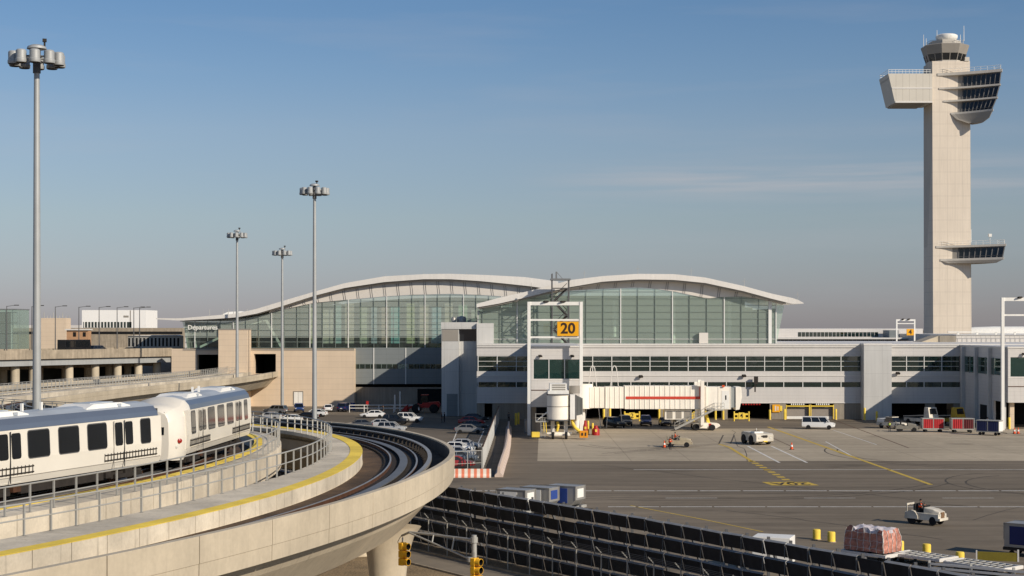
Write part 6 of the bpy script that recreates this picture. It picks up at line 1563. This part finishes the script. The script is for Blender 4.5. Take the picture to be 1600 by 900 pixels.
# slatted fence, concrete barriers and gate at the edge of the car park
sf = thing('slatted_fence', 'pale slatted fence with brown cap running from the car park gate to the building', 'fence', (0,0,0))
f0 = Vector((X(754,189),189)); f1 = Vector((X(779.5,286),286)); fd = (f1-f0).normalized(); fl = (f1-f0).length; fn = Vector((fd.y,-fd.x))
k = 0.0; pan = MB()
nsec = 26
for k in range(nsec):
    a = f0+fd*fl*k/nsec; b = f0+fd*fl*(k+1)/nsec
    MB().bx(-.07,.07,-.07,.07,0,2.75).build('post', M['galv'], sf, (a.x,a.y,0), math.atan2(fd.y,fd.x))
    for j in range(12):
        p = a.lerp(b,(j+.5)/12); pan.box((p.x,p.y,1.4),(.20,.03,2.55),0,math.atan2(fd.y,fd.x)+.35)
pan.build('slats', M['panel2'], sf)
MB().bar((f0.x,f0.y,2.72),(f1.x,f1.y,2.72),.10,.12).bar((f0.x,f0.y,.25),(f1.x,f1.y,.25),.06,.08).build('rail', M['rust'], sf)
cg = thing('chain_link_gate', 'thin wire gate with steel rails behind the striped barrier', 'gate', (0,0,0)); ga0 = Vector((X(708,187),187)); ga1 = f0+Vector((-.1,-.1))
for f in (0,.5,1.0): p = ga0.lerp(ga1,f); MB().tube((p.x,p.y,0),(p.x,p.y,2.4),.05,.05,8).build('post', M['galv'], cg)
MB().tube((ga0.x,ga0.y,2.35),(ga1.x,ga1.y,2.35),.04,.04,6).tube((ga0.x,ga0.y,.9),(ga1.x,ga1.y,.9),.03,.03,6).build('rail', M['galv'], cg)
MB().add([(ga0.x,ga0.y,.05),(ga1.x,ga1.y,.05),(ga1.x,ga1.y,2.3),(ga0.x,ga0.y,2.3)],[(0,1,2,3)]).build('wire_mesh', wire, cg)
sbm = bpy.data.materials.new('striped_barrier'); sbm.use_nodes = True; nt = sbm.node_tree; b_ = nt.nodes['Principled BSDF']; tcn = nt.nodes.new('ShaderNodeTexCoord'); sx_ = nt.nodes.new('ShaderNodeSeparateXYZ'); nt.links.new(tcn.outputs['Object'],sx_.inputs[0])
ma = nt.nodes.new('ShaderNodeMath'); ma.operation = 'MULTIPLY'; ma.inputs[1].default_value = 1/.70; nt.links.new(sx_.outputs[0],ma.inputs[0]); mb_ = nt.nodes.new('ShaderNodeMath'); mb_.operation = 'PINGPONG'; mb_.inputs[1].default_value = .5; nt.links.new(ma.outputs[0],mb_.inputs[0])
mg = nt.nodes.new('ShaderNodeMapRange'); mg.inputs[1].default_value = .2; mg.inputs[2].default_value = .32; nt.links.new(mb_.outputs[0],mg.inputs[0]); mxx = nt.nodes.new('ShaderNodeMixRGB'); mxx.inputs[1].default_value = (*S(232,222,206),1); mxx.inputs[2].default_value = (*S(224,128,96),1); nt.links.new(mg.outputs[0],mxx.inputs[0]); nt.links.new(mxx.outputs[0],b_.inputs['Base Color']); b_.inputs['Roughness'].default_value = .7
JB = [(-.38,0),(.38,0),(.38,.18),(.16,.42),(.10,.98),(-.10,.98),(-.16,.42),(-.38,.18)]
rb = thing('striped_barrier', 'white concrete barrier with faded orange stripes right of the curving guideway', 'barrier', (X(738,180),180,0)); MB().prism(JB,'x',-2.3,2.1).build('block', sbm, rb, bevel=.02)
pk = mat('pinkish_concrete', S(206,186,170), .8, var=.12, scale=.6, streak=.1)
bpts = [Vector((X(780,182),182)),Vector((X(785,196),196)),Vector((X(790,210),210)),Vector((X(793,228),228)),Vector((X(794.5,250),250)),Vector((X(795,268),268))]
first = None; segs = along(bpts,3.6)
for i,(p,d) in enumerate(segs):
    w_ = ['nearest the camera, with rusty end']+[q_+' from the near end' for q_ in 'second third fourth fifth sixth seventh eighth ninth tenth eleventh twelfth thirteenth fourteenth fifteenth sixteenth seventeenth eighteenth nineteenth twentieth twenty-first twenty-second twenty-third twenty-fourth twenty-fifth twenty-sixth twenty-seventh twenty-eighth twenty-ninth thirtieth'.split()] 
    lab = 'pale concrete barrier beside the slatted fence, '+w_[i]
    rz = math.atan2(d.y,d.x)
    if first is None:
        first = thing('concrete_barrier', lab, 'barrier', (p.x,p.y,0), rz, 'concrete barriers beside the slatted fence')
        MB().prism([(y*1.25,z*1.25) for y,z in JB],'x',-1.75,1.75).build('block', pk, first, bevel=.03)
    else: dup(first,(p.x,p.y,0),rz,lab)
# white rail and little signs at the back of the car park
wr = thing('white_rail', 'low white pipe rail before the shaded undercroft', 'rail', (0,316,0)); mb = MB()
for z in (.55,1.15): mb.tube((X(546,316),0,z+.3),(X(662,316),0,z+.3),.07,.07,8)
for q in range(546,665,23): mb.tube((X(q,316),0,0),(X(q,316),0,1.5),.07,.07,8)
mb.build('pipes', M['white'], wr)
ss = thing('small_sign', 'small red sign on a pale post before the white rail', 'sign', (X(574,313),313,0)); MB().tube((0,0,0),(0,0,2.0),.06,.06,8).build('post', M['galv'], ss); MB().bx(-.25,.25,-.1,-.06,1.7,2.4).build('plate', M['red'], ss)
pl_ = thing('marker_pole', 'thin white pole behind the white rail, left of two', 'pole', (X(617,318),318,0), 0, 'thin white poles'); MB().tube((0,0,0),(0,0,3.4),.13,.13,8).build('pole', M['white'], pl_); dup(pl_,(X(625,322),322,0),0,'thin white pole behind the white rail, right of two').scale = (1,1,1.15)
br = thing('blue_drum', 'blue drum at the corner of the undercroft wall', 'drum', (X(551,326),326,0)); MB().lathe([(0,0),(.5,0),(.5,1.5),(0,1.5)],(0,0,0),14).build('barrel', P_('blue'), br); MB().lathe([(.51,.5),(.53,.5),(.53,.58),(.51,.58)],(0,0,0),14).build('hoop', P_('blue'), br)

# ------------------------------------------------------------------ people
def person(label, loc, rz, pose, top, legs, vest=None, hair=(40,30,24), group=None):
    J = dict(pel=(0,0,.95),waist=(0,0,1.12),chest=(0.02,0,1.36),neck=(0.02,0,1.50),head=(.05,0,1.64),crown=(.05,0,1.74),
             hipL=(0,.10,.92),kneL=(.03,.11,.50),ankL=(-.02,.11,.09),toeL=(.16,.12,.035),hipR=(0,-.10,.92),kneR=(.05,-.11,.50),ankR=(0,-.11,.09),toeR=(.18,-.12,.035),
             shoL=(0.01,.19,1.44),elbL=(-.03,.25,1.16),wriL=(.08,.24,.92),hanL=(.11,.23,.83),shoR=(.01,-.19,1.44),elbR=(-.02,-.25,1.16),wriR=(.12,-.23,.94),hanR=(.16,-.22,.86))
    J.update(pose)
    R = dict(pel=.135,waist=.125,chest=.145,neck=.055,head=.098,crown=.085,hipL=.095,hipR=.095,kneL=.06,kneR=.06,ankL=.042,ankR=.042,toeL=.04,toeR=.04,shoL=.07,shoR=.07,elbL=.045,elbR=.045,wriL=.03,wriR=.03,hanL=.036,hanR=.036)
    E_ = [('pel','waist'),('waist','chest'),('chest','neck'),('neck','head'),('head','crown')]
    for s in 'LR': E_ += [('pel','hip'+s),('hip'+s,'kne'+s),('kne'+s,'ank'+s),('ank'+s,'toe'+s),('chest','sho'+s),('sho'+s,'elb'+s),('elb'+s,'wri'+s),('wri'+s,'han'+s)]
    names = list(J); V_ = [Vector(J[n_]) for n_ in names]; Rr = [R[n_] for n_ in names]; ed = [(names.index(a),names.index(b)) for a,b in E_]
    for s in 'LR':          # five fingers per hand, unequal and slightly bent
        w = Vector(J['wri'+s]); h = Vector(J['han'+s]); d = (h-w).normalized(); side_ = d.cross(Vector((0,1 if s=='L' else -1,0))).normalized()
        inw = d.cross(side_)
        for k,(o,l) in enumerate(((-.03,.062),(-.01,.075),(.01,.07),(.028,.055),(-.045,.05))):
            base = h+side_*o if k < 4 else w+(h-w)*.5+side_*o
            dirn = d if k < 4 else (d+side_*-.9).normalized()
            V_ += [base+dirn*l*.6, base+dirn*l+inw*.012]; Rr += [.010,.008]; b0 = len(V_)-2; ed += [(names.index('han'+s),b0),(b0,b0+1)]
    me = bpy.data.meshes.new('skeleton'); me.from_pydata([tuple(v) for v in V_],ed,[]); o = bpy.data.objects.new('skeleton',me); col.objects.link(o)
    sk = o.modifiers.new('skin','SKIN'); 
    for i,r in enumerate(Rr): me.skin_vertices[0].data[i].radius = (r,r); me.skin_vertices[0].data[i].use_root = (i == 0)
    sb_ = o.modifiers.new('sub','SUBSURF'); sb_.levels = 1; sb_.render_levels = 1
    dg = bpy.context.evaluated_depsgraph_get(); m2 = bpy.data.meshes.new_from_object(o.evaluated_get(dg)); bpy.data.objects.remove(o)
    m2.name = 'person'
    for mm in (mat_skin, top, legs, M['black']): m2.materials.append(mm)
    segs_ = [(Vector(J[a]),Vector(J[b]),a,b) for a,b in E_]
    for p in m2.polygons:
        c = p.center; best = min(segs_, key=lambda s_: ((s_[0].lerp(s_[1],min(1,max(0,(c-s_[0]).dot(s_[1]-s_[0])/max(1e-6,(s_[1]-s_[0]).length_squared))))-c).length)); nm_ = best[2]+best[3]
        if 'head' in nm_ or 'han' in nm_ or ('neck' in nm_ and c.z > J['neck'][2]): mi_ = 0
        elif 'toe' in nm_: mi_ = 3
        elif 'kne' in nm_ or 'ank' in nm_ or 'hip' in nm_: mi_ = 2
        else: mi_ = 1
        p.material_index = mi_; p.use_smooth = True
    t = bpy.data.objects.new('person',m2); col.objects.link(t); tag(t,label,'person',group); t.location = loc; t.rotation_euler = (0,0,rz)
    hd_ = Vector(J['head']); up = (Vector(J['crown'])-hd_).normalized()
    MB().lathe([(0,.13),(.05,.125),(.09,.095),(.108,.04),(.105,-.01),(.0,-.01)],tuple(hd_+Vector((-.02,0,.03))),14).build('hair', mat_hair, t, smooth=True)
    fm = MB()
    for s in (-1,1): fm.box(hd_+Vector((.095,s*.035,.02)),(.02,.025,.014),1); fm.box(hd_+Vector((0,s*.10,.0)),(.04,.02,.06),0)
    fm.box(hd_+Vector((.105,0,-.01)),(.03,.022,.04),0); fm.box(hd_+Vector((.093,0,-.05)),(.015,.045,.012),2); fm.build('face', [mat_skin,M['ink'],M['red']], t, smooth=True)
    if vest:
        c = Vector(J['chest']); w = Vector(J['waist']); rr = []
        for f in (-.15,.2,.6,1.0,1.25):
            p = w.lerp(c,f); rx,ry = (.165,.20) if f < 1.1 else (.12,.17)
            rr.append([p+Vector((rx*math.cos(2*math.pi*k/16),ry*math.sin(2*math.pi*k/16),0)) for k in range(16)])
        v = MB().loft(rr).build('vest', vest, t, smooth=True)
        b0 = [p*1.0 for p in rr[2]]; ctr = sum(b0,Vector())/16
        MB().loft([[ctr+(p-ctr)*1.03 for p in b0],[ctr+(p-ctr)*1.03+Vector((0,0,.05)) for p in b0]],caps=False).build('reflective_band', M['white'], v)
    return t
mat_skin = mat('skin', S(190,140,112), .55, var=.05, scale=6); mat_hair = mat('hair', S(36,28,22), .7, var=.1)
C_navy = mat('navy_cloth', S(34,36,46), .85, var=.1, scale=5); C_dark = mat('dark_cloth', S(40,38,38), .85, var=.1, scale=5); C_or = mat('orange_cloth', S(226,88,34), .75, var=.08, scale=5); C_lime = mat('lime_cloth', S(190,210,50), .7, var=.06, scale=5); C_wh = mat('white_cloth', S(222,220,214), .8, var=.05, scale=5); C_gr = mat('grey_cloth', S(110,108,104), .85, var=.1, scale=5)
SEAT = dict(pel=(0,0,.14),waist=(-.03,0,.32),chest=(-.02,0,.56),neck=(.0,0,.71),head=(.04,0,.85),crown=(.045,0,.95),hipL=(.03,.11,.12),hipR=(.03,-.11,.12),kneL=(.45,.13,.18),kneR=(.45,-.13,.18),ankL=(.60,.13,-.20),ankR=(.60,-.13,-.20),toeL=(.76,.13,-.24),toeR=(.76,-.13,-.24),
    shoL=(-.01,.19,.65),shoR=(-.01,-.19,.65),elbL=(.18,.24,.42),elbR=(.18,-.24,.42),wriL=(.40,.14,.50),wriR=(.40,-.16,.50),hanL=(.47,.11,.52),hanR=(.47,-.13,.52))
def seat_on(tug, label, top, vest):
    sc = tug.scale[0]; sz = tug.scale[2]; a = tug.rotation_euler.z; l = Vector((-.42,-.1,.98))*sc
    p = Vector(tug.location)+Vector((l.x*math.cos(a)-l.y*math.sin(a),l.x*math.sin(a)+l.y*math.cos(a),l.z*sz/sc)); return person(label,p,a,SEAT,top,C_dark,vest)
seat_on(tug_near,'driver in orange vest seated on the dusty white tow tractor',C_dark,C_or)
seat_on(tug_mid,'worker in orange shirt seated at the wheel of the tan tow tractor',C_or,C_or)
def gz(px,py): g = G(px,py); return (g.x,g.y,.012)
person('worker in orange vest and dark trousers standing beside the tan tow tractor',gz(1047,703),math.radians(40),dict(kneR=(.12,-.11,.50),ankR=(.02,-.11,.10),toeR=(.2,-.12,.04),elbR=(.08,-.26,1.18),wriR=(.3,-.2,1.1),hanR=(.38,-.19,1.1)),C_or,C_navy,C_or)
person('worker in lime vest standing by the nose of the white service truck',gz(1390,675),math.radians(-100),dict(elbL=(.1,.26,1.2),wriL=(.3,.2,1.15),hanL=(.38,.18,1.16)),C_dark,C_navy,C_lime)
person('person in white shirt walking out of the shaded bay behind the carts',(X(1543,268),268,0),math.radians(-90),dict(kneL=(.14,.11,.5),ankL=(.05,.11,.12),toeL=(.22,.11,.06)),C_wh,C_navy)
person('person in dark clothes standing at the foot of the grey stair tower',gz(690.5,660.5),math.radians(180),{},C_navy,C_dark)
person('second person in dark clothes beside the first at the stair tower foot',gz(694.5,660),math.radians(160),{},C_dark,C_navy)
person('person in pale top beside the white sedan before the rail',gz(599,648),math.radians(200),{},C_gr,C_dark)
person('person in white top walking past the white SUV in the car park',gz(654.5,649),math.radians(-20),dict(kneR=(.14,-.11,.5),ankR=(.05,-.11,.12),toeR=(.22,-.11,.06)),C_wh,C_dark)
person('person in shade at the entrance of the dark passage behind the slatted fence',gz(795,660),math.radians(-80),{},C_gr,C_dark)
